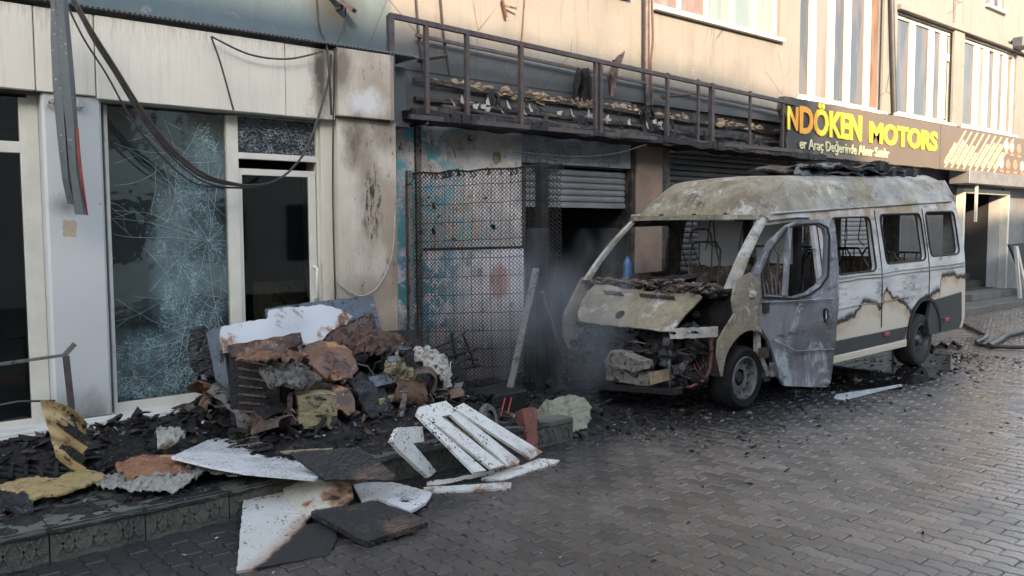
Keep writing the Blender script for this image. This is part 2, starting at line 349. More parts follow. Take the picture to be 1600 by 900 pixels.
MAT['stripe'] = simple('white_strip', (.50,.52,.52), (.30,.31,.31), 10, .6, 0, .003, soot=.25)
MAT['flake2'] = simple('paint_flake', (.42,.36,.29), (.30,.36,.37), 1.5, .8, 0, .002)
MAT['cowl'] = simple('burnt_cowl', (.10,.065,.045), (.035,.03,.03), 14, .7, .1, .006, 40, soot=.5, third=(.20,.17,.12))
MAT['crackline'] = simple('crack_edge', (.46,.55,.57), (.20,.27,.29), 6, .3, 0, 0)
MAT['gluepatch'] = simple('dried_glue', (.42,.36,.26), (.36,.30,.21), 20, .8)
MAT['lamp'] = simple('lamp_housing', (.06,.07,.09), (.04,.045,.055), 5, .5)
MAT['fallen'] = simple('grey_interior_liner', (.46,.48,.50), (.35,.37,.39), 2, .6, 0, .002, soot=.12)
def sign_mat():
    t = NT('sign_board'); col = t.mix(t.noise(2), (.085,.07,.055), (.115,.09,.07))
    col = t.mix(t.blob((12.5,-.5,3.35), (.55,.5,.9), .4, .3, 3), col, (.012,.01,.01)); return t.out(col, .45)
MAT['sign'] = sign_mat()
BK = (.008,.008,.009)
MAT['fold'] = scorch('scorched_orange_leather', [(.20,.10,.055), ((.40,.19,.07), .35), ((.07,.045,.035), .6), ((.22,.17,.16), .25), (BK, .38)], 2.6, (.25,.55), .006)
MAT['redwood'] = scorch('red_brown_block', [(.22,.075,.05), ((.12,.05,.035), .5), ((.28,.16,.11), .2), (BK, .4)], 5, (.6,.85), .012)
MAT['dirtyplastic'] = scorch('scorched_pale_plastic', [(.27,.26,.23), ((.15,.14,.12), .55), ((.09,.065,.05), .35), (BK, .5)], 6, (.4,.7), .012)
MAT['wood'] = scorch('pale_timber', [(.34,.27,.17), ((.20,.15,.10), .5), ((.44,.38,.27), .2), (BK, .36)], 6, (.6,.85), .008)
MAT['rimash'] = scorch('ash_coated_rim', [(.20,.20,.20), ((.07,.07,.07), .6), ((.40,.40,.39), .15), ((.035,.03,.028), .5)], 6, (.5,.8), .006)
MAT['rust'] = scorch('rusty_sheet', [(.13,.062,.036), ((.045,.03,.026), .55), ((.34,.15,.05), .22), (BK, .5)], 5, (.3,.7))
MAT['brownfold'] = scorch('scorched_brown_sheet', [(.15,.10,.08), ((.06,.045,.045), .55), ((.27,.20,.17), .25), ((.26,.11,.04), .12), (BK, .45)], 5, (.3,.7))
MAT['foam'] = scorch('old_foam', [(.40,.34,.19), ((.24,.20,.13), .5), ((.12,.07,.04), .25), (BK, .38)], 6, (.8,.95))
MAT['cloth'] = scorch('pale_cloth', [(.56,.53,.48), ((.36,.34,.32), .45), ((.20,.15,.11), .2), (BK, .36)], 6, (.6,.9))
MAT['blackcloth'] = scorch('black_cloth', [(.016,.016,.019), ((.045,.045,.05), .4), ((.09,.08,.08), .12)], 6, (.2,.6))
MAT['ashplank'] = scorch('ash_grey_timber', [(.19,.18,.165), ((.09,.085,.08), .5), (BK, .45)], 9, (.7,.9), .01)
MAT['bluegrey'] = scorch('bluegrey_sheet', [(.13,.165,.20), ((.075,.09,.11), .5), ((.25,.24,.22), .15), (BK, .4)], 3.5, (.35,.7), .006)
MAT['plastic'] = scorch('dirty_clear_sheet', [(.44,.43,.38), ((.24,.24,.21), .5), ((.12,.10,.07), .3), (BK, .2)], 7, (.12,.45), .02)
MAT['yellow'] = scorch('yellow_plastic', [(.44,.32,.14), ((.33,.24,.12), .55), ((.17,.10,.05), .35), (BK, .36)], 4, (.4,.6), .006)
MAT['orangecloth'] = scorch('orange_cloth', [(.36,.17,.09), ((.22,.11,.07), .5), ((.44,.28,.18), .2), (BK, .28)], 6, (.7,.9))
MAT['palefoam'] = scorch('pale_cracked_foam', [(.38,.39,.29), ((.26,.27,.20), .5), ((.10,.10,.08), .3)], 6, (.8,.95), .03)
MAT['greyduct'] = scorch('grey_duct', [(.13,.15,.165), ((.09,.105,.115), .5), ((.03,.03,.03), .15)], 2.5, (.35,.6), .003)

def yel_mat():
    t = NT('yellow_letters'); col = t.mix(t.blob((12.62,-.5,3.4), (.50,.5,.9), .3, .2, 3), (.85,.72,.03), (.66,.30,.02)); return t.out(col, .45)
MAT['yel'] = yel_mat()
MAT['pale'] = simple('pale_lettering', (.62,.60,.36), (.55,.53,.32), 5, .5, 0, 0)
MAT['creamline'] = simple('cream_lines', (.70,.60,.38), (.62,.52,.32), 5, .5, 0, 0)
MAT['badgered'] = simple('red_badge', (.62,.20,.13), (.50,.15,.1), 5, .5, 0, 0)
def glass_dark(name, col=(.035,.038,.04), streak=(.075,.06,.052)):
    t = NT(name); c = t.mix(t.step(t.noise(1.1, 3, .5, t.scale((3,1,.6))), .45, .55), col, streak); t.bump(t.noise(1.3, 2), .01, .15); return t.out(c, .06, 0, .9)
MAT['pane'] = glass_dark('reflecting_pane'); MAT['panecool'] = glass_dark('curtained_pane', (.13,.17,.17), (.20,.21,.18))
MAT['panewarm'] = glass_dark('brown_curtain_pane', (.14,.09,.07), (.20,.14,.11))
def crack_glass():
    t = NT('shattered_glass'); x = t.xyz()
    fine = t.vor(58, 'DISTANCE_TO_EDGE', rnd=1); crs = t.vor(13, 'DISTANCE_TO_EDGE', vec=t.scale((1,1,.7)))
    m = t.ma('MAXIMUM', t.blob((2.72,-.3,1.45), (.40,.6,1.1), .35, .45, 2.5), t.blob((2.35,-.3,.6), (.62,.6,.42), .5, .5, 3))
    m = t.ma('MAXIMUM', m, t.ma('MULTIPLY', t.blob((2.9,-.3,2.4), (.25,.5,.5), .6, .4, 4), .8))
    lines = t.ma('MULTIPLY', t.step(fine, .085, .02), t.ma('MULTIPLY', m, t.step(t.noise(9, 5, .7), .34, .56)))
    rot = t.n.new('ShaderNodeMapping'); rot.inputs['Rotation'].default_value = (0, R(38), 0); rot.inputs['Scale'].default_value = (1.1,1,4.2); t.L(t.pos, rot.inputs[0])
    star = t.ma('MULTIPLY', t.step(t.vor(1.7, 'DISTANCE_TO_EDGE', vec=rot.outputs[0]), .016, .004), .35)
    star = t.ma('MAXIMUM', star, t.ma('MULTIPLY', t.ma('MULTIPLY', t.step(crs, .03, .01), t.step(t.noise(2.8, 4), .50, .60)), .5))
    cell = t.n.new('ShaderNodeTexVoronoi'); cell.inputs['Scale'].default_value = 105; t.L(t.pos, cell.inputs['Vector'])
    sp = t.n.new('ShaderNodeSeparateColor'); t.L(cell.outputs['Color'], sp.inputs[0]); rc = sp.outputs[0]
    m2 = t.ma('ADD', t.ma('MULTIPLY', m, .75), t.ma('MULTIPLY', t.ma('SUBTRACT', t.noise(4, 7, .75), .5), 1.3), clamp=True)
    thr = t.ma('SUBTRACT', t.ma('ADD', rc, t.ma('MULTIPLY', m2, .95)), .98); haze_ = t.ma('MULTIPLY', t.ma('MULTIPLY', t.ramp(thr, [(0, 0), (.35, 1)]), t.ramp(t.noise(3.6, 8, .75, t.scale((1,1,.55))), [(.40, .12), (.60, 1)])), .95)
    f = t.ma('MAXIMUM', t.ma('MAXIMUM', t.ma('MULTIPLY', haze_, .72), t.ma('MULTIPLY', t.ma('ADD', t.ma('MULTIPLY', t.noise(3, 6, .7), .4), t.ma('MULTIPLY', t.ma('MULTIPLY', m, t.ramp(t.noise(2.6, 7, .75), [(.42, .1), (.6, 1)])), 1.6)), .20)), t.ma('MULTIPLY', lines, .5), clamp=True)
    d = t.n.new('ShaderNodeBsdfDiffuse'); t.L(t.mix(t.ramp(t.ma('FRACT', t.ma('MULTIPLY', rc, 5.7)), [(0, 0), (1, 1)]), (.15,.29,.33), (.50,.64,.67)), d.inputs[0])
    tr = t.n.new('ShaderNodeBsdfTransparent'); tr.inputs[0].default_value = (.50,.62,.64,1)
    gl = t.n.new('ShaderNodeBsdfGlossy'); gl.inputs['Roughness'].default_value = .03; gl.inputs[0].default_value = (.9,.98,1,1); wob = t.n.new('ShaderNodeBump'); wob.inputs['Distance'].default_value = .01; wob.inputs['Strength'].default_value = .5; t.L(t.noise(2.2, 3, .6), wob.inputs['Height']); t.L(wob.outputs[0], gl.inputs['Normal'])
    fz = t.n.new('ShaderNodeFresnel'); fz.inputs[0].default_value = 2.1
    a = t.n.new('ShaderNodeMixShader'); t.L(fz.outputs[0], a.inputs[0]); t.L(tr.outputs[0], a.inputs[1]); t.L(gl.outputs[0], a.inputs[2])
    b = t.n.new('ShaderNodeMixShader'); t.L(f, b.inputs[0]); t.L(a.outputs[0], b.inputs[1]); t.L(d.outputs[0], b.inputs[2])
    t.L(b.outputs[0], t.n['Material Output'].inputs[0]); return t.m
MAT['crack'] = crack_glass()
def transom():
    t = NT('crazed_glass'); f = t.ma('MULTIPLY', t.step(t.vor(34, 'DISTANCE_TO_EDGE'), .10, .03), t.step(t.noise(11, 5, .7), .42, .6))
    t.bump(t.vor(34), .01, .6); return t.out(t.mix(f, (.018,.024,.030), (.30,.34,.36)), .18)
MAT['transom'] = transom()
def clear():
    t = NT('door_glass'); tr = t.n.new('ShaderNodeBsdfTransparent'); tr.inputs[0].default_value = (.75,.8,.83,1)
    gl = t.n.new('ShaderNodeBsdfGlossy'); gl.inputs['Roughness'].default_value = .03
    fz = t.n.new('ShaderNodeFresnel'); fz.inputs[0].default_value = 1.5
    a = t.n.new('ShaderNodeMixShader'); t.L(fz.outputs[0], a.inputs[0]); t.L(tr.outputs[0], a.inputs[1]); t.L(gl.outputs[0], a.inputs[2])
    t.L(a.outputs[0], t.n['Material Output'].inputs[0]); return t.m
MAT['clear'] = clear()
def mural():
    t = NT('burnt_painted_wall'); x = t.xyz()
    col = t.mix(t.ramp(t.noise(2.2, 6, .7), [(.38, 0), (.62, 1)]), (.58,.55,.53), (.34,.33,.33))
    def patch(sc, a, b, c, off):
        nonlocal col; c = tuple(v*.42+.55*sum(c)/3 for v in c)
        col = t.mix(t.step(t.noise(sc, 7, .72, t.scale((1+off*.1, 1, .8+off*.07))), a, b), col, c)
    lowz = t.ramp(t.ma('DIVIDE', x[2], 3), [(.50, 1), (.53, 0)])
    col = t.mix(t.ma('MULTIPLY', lowz, t.ramp(t.noise(3, 6, .7), [(.36, .3), (.5, 1)])), col, (.78,.74,.76))
    lef = t.ramp(t.ma('DIVIDE', x[0], 10), [(.56, 1), (.62, 0)])
    col = t.mix(t.ma('MULTIPLY', lef, t.step(t.noise(3.1, 7, .75), .47, .52)), col, (.10,.33,.37))
    col = t.mix(t.ma('MULTIPLY', lef, t.step(t.noise(4.7, 7, .75, t.scale((1,1,.7))), .55, .58)), col, (.13,.33,.50))
    mid = t.blob((5.9,0,1.75), (.9,.5,.35), .5, .6, 3)
    col = t.mix(t.ma('MULTIPLY', mid, t.step(t.noise(6, 7, .8), .48, .53)), col, (.52,.40,.28))
    col = t.mix(t.ma('MULTIPLY', mid, t.step(t.noise(8, 7, .8, t.scale((1.3,1,.6))), .53, .57)), col, (.24,.48,.52))
    col = t.mix(t.ma('MULTIPLY', lef, t.ma('MULTIPLY', t.step(t.vor(13), .34, .26), t.ramp(t.ma('DIVIDE', x[2], 3), [(.78, 0), (.82, 1)]))), col, (.45,.30,.22))
    col = t.mix(t.ma('MULTIPLY', t.blob((6.55,0,1.15), (.16,.5,.25), .3, .5, 6), .7), col, (.50,.25,.19))
    col = t.mix(t.step(t.noise(5.2, 8, .8, t.scale((2.5,1,.8))), .60, .64), col, (.035,.033,.034))
    col = t.mix(t.ma('MULTIPLY', t.ramp(t.ma('DIVIDE', x[2], 3), [(.12, 1), (.3, 0)]), .8), col, (.05,.05,.055))
    t.bump(t.noise(25, 7, .75), .012, .8); return t.out(col, .85)
MAT['mural'] = mural()
def speckwall():
    t = NT('speckled_plaster'); col = t.mix(t.step(t.noise(3, 3), .4, .6), (.33,.36,.40), (.22,.24,.27))
    col = t.mix(t.ma('MULTIPLY', t.step(t.noise(45, 4, .7), .50, .56), t.step(t.noise(2.5, 3), .46, .54)), col, (.05,.045,.045)); t.bump(t.noise(60, 3), .008); return t.out(col, .9)
MAT['speck'] = speckwall()
def board_mat(name, base, burnc, amt, sk=True, wave=None):
    t = NT(name); col = t.mix(t.noise(4, 4, .5, t.ob), base, tuple(v*.85 for v in base))
    col = t.mix(t.ma('MULTIPLY', t.step(t.noise(2.2, 7, .75, t.scale((1,2.2,1), t.ob)), .50, .70), .55), col, (.20,.18,.17)) if sk else col
    if sk: col = specks(t, specks(t, col, 34, .27, amount=.51), 80, .24, amount=.47)
    if amt:
        n = t.noise(3.2, 6, .65, t.ob); e = t.step(n, .62-amt*.2, .70-amt*.2)
        col = t.mix(t.step(n, .57-amt*.2, .63-amt*.2), col, burnc); col = t.mix(e, col, (.014,.013,.013))
    t.bump(t.noise(40, 5, .7, t.ob), .002, .7); return t.out(col, .5)
MAT['whiteb'] = board_mat('white_board', (.64,.64,.64), (.30,.15,.07), 0)
MAT['burntsheet'] = board_mat('scorched_white_sheet', (.52,.54,.56), (.30,.17,.10), .25, sk=False)
MAT['whiteslat'] = board_mat('white_slats', (.66,.65,.60), (.30,.15,.07), .001)
MAT['creamb'] = board_mat('ash_flecked_board', (.48,.45,.37), (.28,.15,.08), .35)
def charboard():
    t = NT('char_board'); col = t.mix(t.noise(5, 6, .7, t.ob), (.010,.010,.012), (.030,.028,.028))
    col = t.mix(t.ma('MULTIPLY', t.step(t.noise(2.1, 4, .6, t.ob), .56, .68), .7), col, (.20,.12,.08))
    col = t.mix(t.ma('MULTIPLY', t.step(t.noise(12, 8, .8, t.ob), .56, .62), .7), col, (.09,.085,.08)); vv = t.vor(16, 'DISTANCE_TO_EDGE', vec=t.scale((1,1.7,1), t.ob))
    t.bump(t.ma('ADD', t.noise(20, 6, .75, t.scale((1,4,1), t.ob)), t.ma('MULTIPLY', t.ramp(vv, [(0, 0), (.12, 1)]), .8)), .010, .9); return t.out(col, t.ramp(t.noise(6), [(.3, .22), (.7, .65)]))
MAT['charb'] = charboard()
def burnside():                                          # sheet charred on its right half with a brown scorch rim
    t = NT('half_charred_board'); pA = Gp(372, 880, .03); pB = Gp(440, 745, .03); pC = Gp(470, 800, .03)
    d = (pB-pA).normalized(); nrm = Vector((d.y, -d.x, 0));
    if (pC-pA).dot(nrm) < 0: nrm = -nrm
    mp = t.n.new('ShaderNodeVectorMath'); mp.operation = 'DOT_PRODUCT'; t.L(t.pos, mp.inputs[0]); mp.inputs[1].default_value = nrm
    mq = t.n.new('ShaderNodeVectorMath'); mq.operation = 'DOT_PRODUCT'; t.L(t.pos, mq.inputs[0]); mq.inputs[1].default_value = d
    s = t.ma('SUBTRACT', mp.outputs['Value'], pA.dot(nrm)); al = t.ma('SUBTRACT', mq.outputs['Value'], pA.dot(d))
    edge = t.ma('ADD', t.ma('SUBTRACT', s, t.ma('MULTIPLY', al, .32)), t.ma('MULTIPLY', t.ma('SUBTRACT', t.noise(7, 5), .5), .10))
    col = specks(t, specks(t, t.mix(t.noise(3), (.60,.60,.60), (.48,.45,.38)), 60, .22, amount=.48), 26, .26, amount=.53)
    col = t.mix(t.ma('MULTIPLY', t.step(edge, .03, .12), .85), col, (.34,.19,.11)); col = t.mix(t.step(edge, .10, .13), col, (.018,.018,.020))
    t.bump(t.noise(22, 7, .78), .010); return t.out(col, t.ramp(t.noise(5), [(.35, .3), (.65, .7)]))
MAT['burnside'] = burnside()
def heapmat():
    t = NT('wet_char_debris'); n = t.noise(7, 8, .75)
    col = t.mix(t.step(n, .5, .62), (.006,.006,.007), (.028,.025,.024))
    col = t.mix(t.step(t.noise(11, 6, .7, t.scale((1,1.5,1))), .60, .66), col, (.11,.065,.04))
    col = t.mix(t.step(t.vor(28), .12, .09), col, (.28,.28,.27)); t.bump(t.noise(26, 7, .75), .04, 1); return t.out(col, t.ramp(t.noise(14), [(.35, .3), (.65, .8)]))
MAT['heap'] = heapmat()
def pave_mat(base=False):
    t = NT('wet_pavers' if not base else 'paver_bedding'); x = t.xyz(); rnd = t.geo.outputs['Random Per Island']
    pure = t.n.new('ShaderNodeObjectInfo').outputs['Random']; rr = t.ma('FRACT', t.ma('ADD', rnd, pure))
    col = t.mix(t.ramp(rr, [(.0, 0), (1, 1)]), (.150,.125,.106), (.270,.222,.178))
    col = t.mix(t.step(t.ma('FRACT', t.ma('MULTIPLY', rr, 7.3)), .75, .9), col, (.155,.14,.105))
    col = t.mix(t.ma('MULTIPLY', t.noise(55, 5, .7), .5), col, (.09,.08,.075))
    big = t.noise(.75, 5, .6)
    # soot lies thick round the van, the heap and the platform and thins towards the open street
    d = t.ma('ADD', x[1], t.ma('MULTIPLY', t.ma('SUBTRACT', big, .5), 2.2))
    d = t.ma('ADD', d, t.ma('MULTIPLY', x[0], -.07)); sm = t.ramp(t.ma('MULTIPLY_ADD', d, .2, 1.0), [(.04, .04), (.20, .50), (.30, .95)])
    far = t.ramp(t.ma('DIVIDE', x[0], 30), [(.36, 1), (.48, .15)]); sm = t.ma('MULTIPLY', sm, far); vn = t.blob((8.2,-2.9,0), (4.2,1.5,1), .55, .5, 1.2); sm = t.ma('MAXIMUM', sm, t.ma('MULTIPLY', vn, .93))
    sm2 = t.ma('MULTIPLY', t.ramp(t.ma('DIVIDE', x[0], 10), [(.30, .85), (.50, 0)]), t.ramp(t.noise(1.5, 5, .65), [(.3, .6), (.6, 1)])); sm = t.ma('MAXIMUM', sm, sm2)
    col = t.mix(sm, col, (.024,.024,.026))
    if base: return t.out(t.mix(.6, col, (.03,.028,.026)), .7)
    wet = t.noise(1.5, 6, .62, t.scale((1,1.4,1)))
    ro = t.ramp(wet, [(.36, .13), (.50, .26), (.66, .50)])
    ro = t.ma('ADD', ro, t.ma('MULTIPLY', t.ma('SUBTRACT', t.noise(38, 4, .7), .5), .25), clamp=True)
    t.bump(t.noise(90, 4, .7), .0035, .6); return t.out(col, ro, 0, .6)
MAT['pave'] = pave_mat(); MAT['bed'] = pave_mat(True)
def plat_mat():
    t = NT('sooty_platform'); col = t.mix(t.step(t.noise(2.2, 6, .7), .4, .62), (.035,.034,.033), (.10,.095,.075))
    col = t.mix(t.step(t.noise(5, 7, .75), .58, .63), col, (.012,.012,.013)); t.bump(t.noise(18, 7, .75), .015, .8); return t.out(col, t.ramp(t.noise(5), [(.35, .35), (.65, .8)]))
MAT['plat'] = plat_mat()
MAT['kerb'] = simple('mossy_kerb', (.12,.125,.105), (.055,.058,.050), 2.5, .7, 0, .02, 22, soot=.5)
def van_ash(name='burnt_van_metal', warm=.5):
    t = NT(name); o = t.ob
    col = t.mix(t.ramp(t.noise(2.1, 6, .65, o), [(.36, 0), (.6, 1)]), (.27,.27,.26), (.48,.465,.42))
    col = t.mix(t.ma('MULTIPLY', t.step(t.noise(1.5, 6, .7, t.scale((1,1,1.6), o)), .56-.12*warm, .68-.10*warm), .85), col, (.25,.20,.11))
    col = t.mix(t.ma('MULTIPLY', t.step(t.noise(4.5, 7, .75, t.scale((.6,1,1.6), o)), .52, .62), .75), col, (.12,.115,.11))
    col = t.mix(t.step(t.noise(7, 7, .8, o), .61, .66), col, (.60,.60,.58))
    col = t.mix(t.ma('MULTIPLY', t.step(t.noise(2.3, 7, .75, t.scale((1.1,.9,1), o)), .62, .68), .85), col, (.18,.085,.035))
    col = t.mix(t.ma('MULTIPLY', t.step(t.noise(2.6, 8, .8, t.scale((.8,1,1.3), o)), .54, .64), .55*warm+.2), col, (.10,.085,.05))
    col = t.mix(t.step(t.noise(13, 7, .8, o), .62, .67), col, (.03,.03,.03))
    if warm > .6:
        x = t.xyz(o); fr_ = t.ramp(t.ma('DIVIDE', t.ma('ADD', x[0], t.ma('MULTIPLY', t.noise(1.8, 5, .7, o), 1.2)), 4), [(.36, 1), (.60, .12)])
        och = t.mix(t.ramp(t.noise(3.4, 8, .78, t.scale((.8,1,1), o)), [(.38, 0), (.60, 1)]), (.28,.245,.165), (.13,.105,.07))
        och = t.mix(t.step(t.noise(3.5, 8, .8, o), .53, .62), och, (.43,.425,.40)); och = t.mix(t.step(t.noise(4.1, 8, .8, t.scale((1.1,1,1), o)), .56, .64), och, (.055,.042,.035))
        col = t.mix(t.ma('MULTIPLY', fr_, .85), col, och)
    t.bump(t.noise(9, 8, .75, o), .012, .7); return t.out(col, .75, .1)
MAT['vanash'] = van_ash(); MAT['vanroof'] = van_ash('burnt_van_roof', .75); MAT['vanfront'] = van_ash('scorched_front_metal', .8)
def doorm():
    t = NT('burnt_door_metal'); o = t.ob; x = t.xyz(o)
    col = t.mix(t.ramp(t.noise(1.6, 7, .7, t.scale((1,1,.6), o), 1.2), [(.35, 0), (.62, 1)]), (.24,.25,.27), (.10,.10,.11))
    col = t.mix(t.step(t.noise(3.3, 7, .75, t.scale((1,1,.45), o), 1.5), .53, .62), col, (.36,.41,.45))
    col = t.mix(t.ma('MULTIPLY', t.step(t.noise(4, 7, .75, t.scale((.5,1,2), o)), .58, .64), .8), col, (.06,.055,.055))
    t.bump(t.noise(8, 6, .7, o), .01, .6); return t.out(col, .6, .2)
MAT['vandoor'] = doorm()

# ------------------------------------------------------------------ street: bedding sheet, platform, kerb, pavers
street = M().add([(-60,-60,-.008),(120,-60,-.008),(120,60,-.008),(-60,60,-.008)], [(0,1,2,3)]).obj('street', MAT['bed'])
street['kind'] = 'structure'; street['label'] = 'wet sooty paved street with wavy brown concrete pavers'
PX, PY = .113, .226
def wv(t):                                              # wavy long joint, period PX along the paver
    t = (t/PX) % 1
    return .012*(min(1, t/.28) if t < .5 else 1-min(1, (t-.5)/.28)) - .006
def paver_mesh(h=.0):
    g = .0024; n = 8; ys = [g + (PY-2*g)*i/n for i in range(n+1)]
    outl = [(wv(y)+g, y) for y in ys] + [(wv(y)+PX-g, y) for y in reversed(ys)]
    cx, cy = PX/2, PY/2; b = .007
    inn = [(x+(b if x < cx else -b), min(max(y, g+b), PY-g-b)) for x, y in outl]
    k = len(outl); v = [(x-cx, y-cy, 0) for x, y in inn] + [(x-cx, y-cy, -.0055) for x, y in outl] + [(x-cx, y-cy, -.02) for x, y in outl]
    f = [tuple(range(k))[::-1]] + [(i, (i+1) % k, k+(i+1) % k, k+i) for i in range(k)] + [(k+i, k+(i+1) % k, 2*k+(i+1) % k, 2*k+i) for i in range(k)]
    return v, f
pv, pf = paver_mesh()
pm = bpy.data.meshes.new('paver'); pm.from_pydata(pv, [], pf); pm.materials.append(MAT['pave'])
bmx = bmesh.new(); bmx.from_mesh(pm); bmesh.ops.recalc_face_normals(bmx, faces=bmx.faces); bmx.to_mesh(pm); bmx.free()
pf = [tuple(p.vertices) for p in pm.polygons]
spots = []
for i in range(int(-.4/PX), int(26/PX)):
    for j in range(int(-9/PY), int(.2/PY)+1):
        x = i*PX+PX/2; y = j*PY + (PY/2 if i % 2 else 0)
        if y > -2.93 and x < 4.85: continue
        if y > -.15 or (x > 16 and y > -1.05): continue
        sx, sy, sz = screen(Vector((x, y, 0)))
        if sz < .5 or not (-260 < sx < 1900 and sy < 1150): continue
        spots.append((sz, x, y, 20 < sx < 1580 and sy < 890))
spots.sort(); field = M(); nown = 0
for k, (sz, x, y, inside) in enumerate(spots):
    sunk = .004*noise.noise(Vector((x*.9, y*.9, 0)))
    z = sunk + random.uniform(-.0015, .0015); a = random.gauss(0, .017); b = random.gauss(0, .013)
    if inside and nown < 298:
        o = bpy.data.objects.new('paver', pm); COL.objects.link(o); o.parent = street; o.location = (x, y, z); o.rotation_euler = (a, b, 0); nown += 1
    else:
        field.add([(x+px_, y+py_, z+pz_ + a*py_ - b*px_) for px_, py_, pz_ in pv], pf)
field.obj('paver_field', MAT['pave'], street, kind='stuff')
plat = M().box(-6, 4.75, -2.70, .3, -.012, .19).obj('sidewalk', MAT['plat'], bevel=.01); plat['kind'] = 'structure'
plat['label'] = 'raised sooty shop platform along the facade'
xk = -1.0
while xk < 4.6:                                          # patterned kerb stones: a recessed face with raised diagonal ribs
    L = .50; y0, y1 = -2.88, -2.705; m = M().box(xk, xk+L-.008, y0, y1, -.01, .195)
    for q in range(3):
        cx = xk+.09+q*.155
        for (ax_, az, bx_, bz) in ((cx-.06,.03,cx,.15),(cx,.15,cx+.06,.03),(cx-.06,.15,cx,.03),(cx,.03,cx+.06,.15)):
            m.bar((ax_, y0-.002, az), (bx_, y0-.002, bz), .012, .014, (0,1,0))
    m.bar((xk+.01, y0-.004, .172), (xk+L-.02, y0-.004, .172), .016, .022)
    m.obj('kerb_stone', MAT['kerb'], plat, local=True); xk += L
pl2 = M().box(16, 40, -1.0, .2, -.012, .12).obj('sidewalk', MAT['concrete'], bevel=.01); pl2['kind'] = 'structure'; pl2['label'] = 'low grey pavement below the doorway at the far end'
for i in range(1):
    m = M().grid(lambda u, v: (-1+5.7*u, -2.90+.35*v - .012*(v < .03)*noise.noise(Vector((u*60,0,0))), .188+.012*max(-.5, noise.fractal(Vector((u*40, v*3, 1)), 1, 2, 4)) + .006 - .03*(v < .02)), 300, 14)
    o = m.obj('soot_crust', MAT['heap'], plat, local=True, smooth=60, kind='stuff')
# uneven wet soot film and puddle by the van
puddle = M().slab([(9.1,-3.6,.0085),(10.2,-3.7,.0085),(12.1,-3.3,.0085),(12.6,-2.6,.0085),(11.6,-1.4,.0085),(8.6,-1.3,.0085),(8.2,-2.4,.0085),(8.6,-3.2,.0085)], .003, jag=.1, sub=.2, nrm=(0,0,1))
t = NT('dirty_water'); t.bump(t.noise(3, 2), .004, .2); t.out((.012,.011,.010), .04, 0, .8)
puddle.obj('puddle', t.m)['kind'] = 'structure'

# ------------------------------------------------------------------ left shop
shop = thing('shop_building', 'cream clad corner shop with shattered display window left of the burnt pillar', 'building', (2.5, 0, .19))
def P(m, name, mat, parent=shop, **k): return m.obj(name, MAT[mat], parent, **k)
FY = -.50
def panel(name, x0, x1, z0, z1, y0=FY, y1=-.05, mat='panel', bv=.006, z1b=None, z0b=None, parent=shop):
    m = M().box(x0, x1, y0, y1, z0, z1)
    if z1b is not None:
        for i in (5, 6): m.v[i].z = z1b
    if z0b is not None:
        for i in (1, 2): m.v[i].z = z0b
    return m.obj(name, MAT[mat], parent, bevel=bv)
xs = [-3.0, -.6, Wp(50,0,FY).x, Wp(145,0,FY).x, Wp(443,0,FY).x, Wp(521,0,FY).x]
zt = [Wp(145,40,FY).z, Wp(443,73,FY).z]
for i in range(5):
    dz = .0 if i != 3 else 0
    panel('fascia_panel', xs[i]+.004, xs[i+1]-.004, Wp(147,154,FY).z + (.02 if i < 3 else 0), 3.52, y0=FY-(.006 if i % 2 else 0))
panel('pillar_head_panel', xs[5]+.003, Wp(610,0,FY).x, Wp(560,186,FY).z+.01, 3.55, y0=FY-.05)
panel('pillar_panel', Wp(523,0,-.47).x, Wp(616,0,-.47).x, .19, Wp(560,186,-.47).z, y0=-.47)
panel('pillar_side_panel', Wp(500,0,-.44).x, Wp(523,0,-.47).x-.004, .19, Wp(500,186,-.4).z, y0=-.40, y1=-.08, mat='panel')
panel('pillar', Wp(58,0,-.47).x, Wp(152,0,-.47).x, .25, Wp(100,145,-.47).z, y0=-.47, mat='pillar', bv=.02)
panel('pillar_foot', Wp(58,0,-.47).x+.02, Wp(152,0,-.47).x+.02, .19, .26, y0=-.49, mat='marble')
panel('pillar', -1.0, -.4, .19, 2.85, y0=-.47, mat='pillar', bv=.02)
p_ = Wp(109,357,-.472); M().slab([(p_.x-.05,-.4715,p_.z-.065),(p_.x+.045,-.4715,p_.z-.07),(p_.x+.05,-.4715,p_.z+.06),(p_.x-.05,-.4715,p_.z+.065)], .002, jag=.006, sub=.02, nrm=(0,-1,0)).obj('glue_patch', MAT['gluepatch'], shop)
# soffit lining and core
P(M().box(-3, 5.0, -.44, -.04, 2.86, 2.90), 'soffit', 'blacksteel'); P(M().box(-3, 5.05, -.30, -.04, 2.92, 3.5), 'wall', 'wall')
# perforated flashing strip
m = M(); m.bar((-3,-.30,3.565), (5.05,-.30,3.575), .50, .025)
P(m, 'flashing', 'greyduct')
m = M()
for i in range(150):
    x = -1+i*.04; m.box(x, x+.018, -.562, -.548, 3.560, 3.572)
P(m, 'flashing_slots', 'char', kind='stuff')
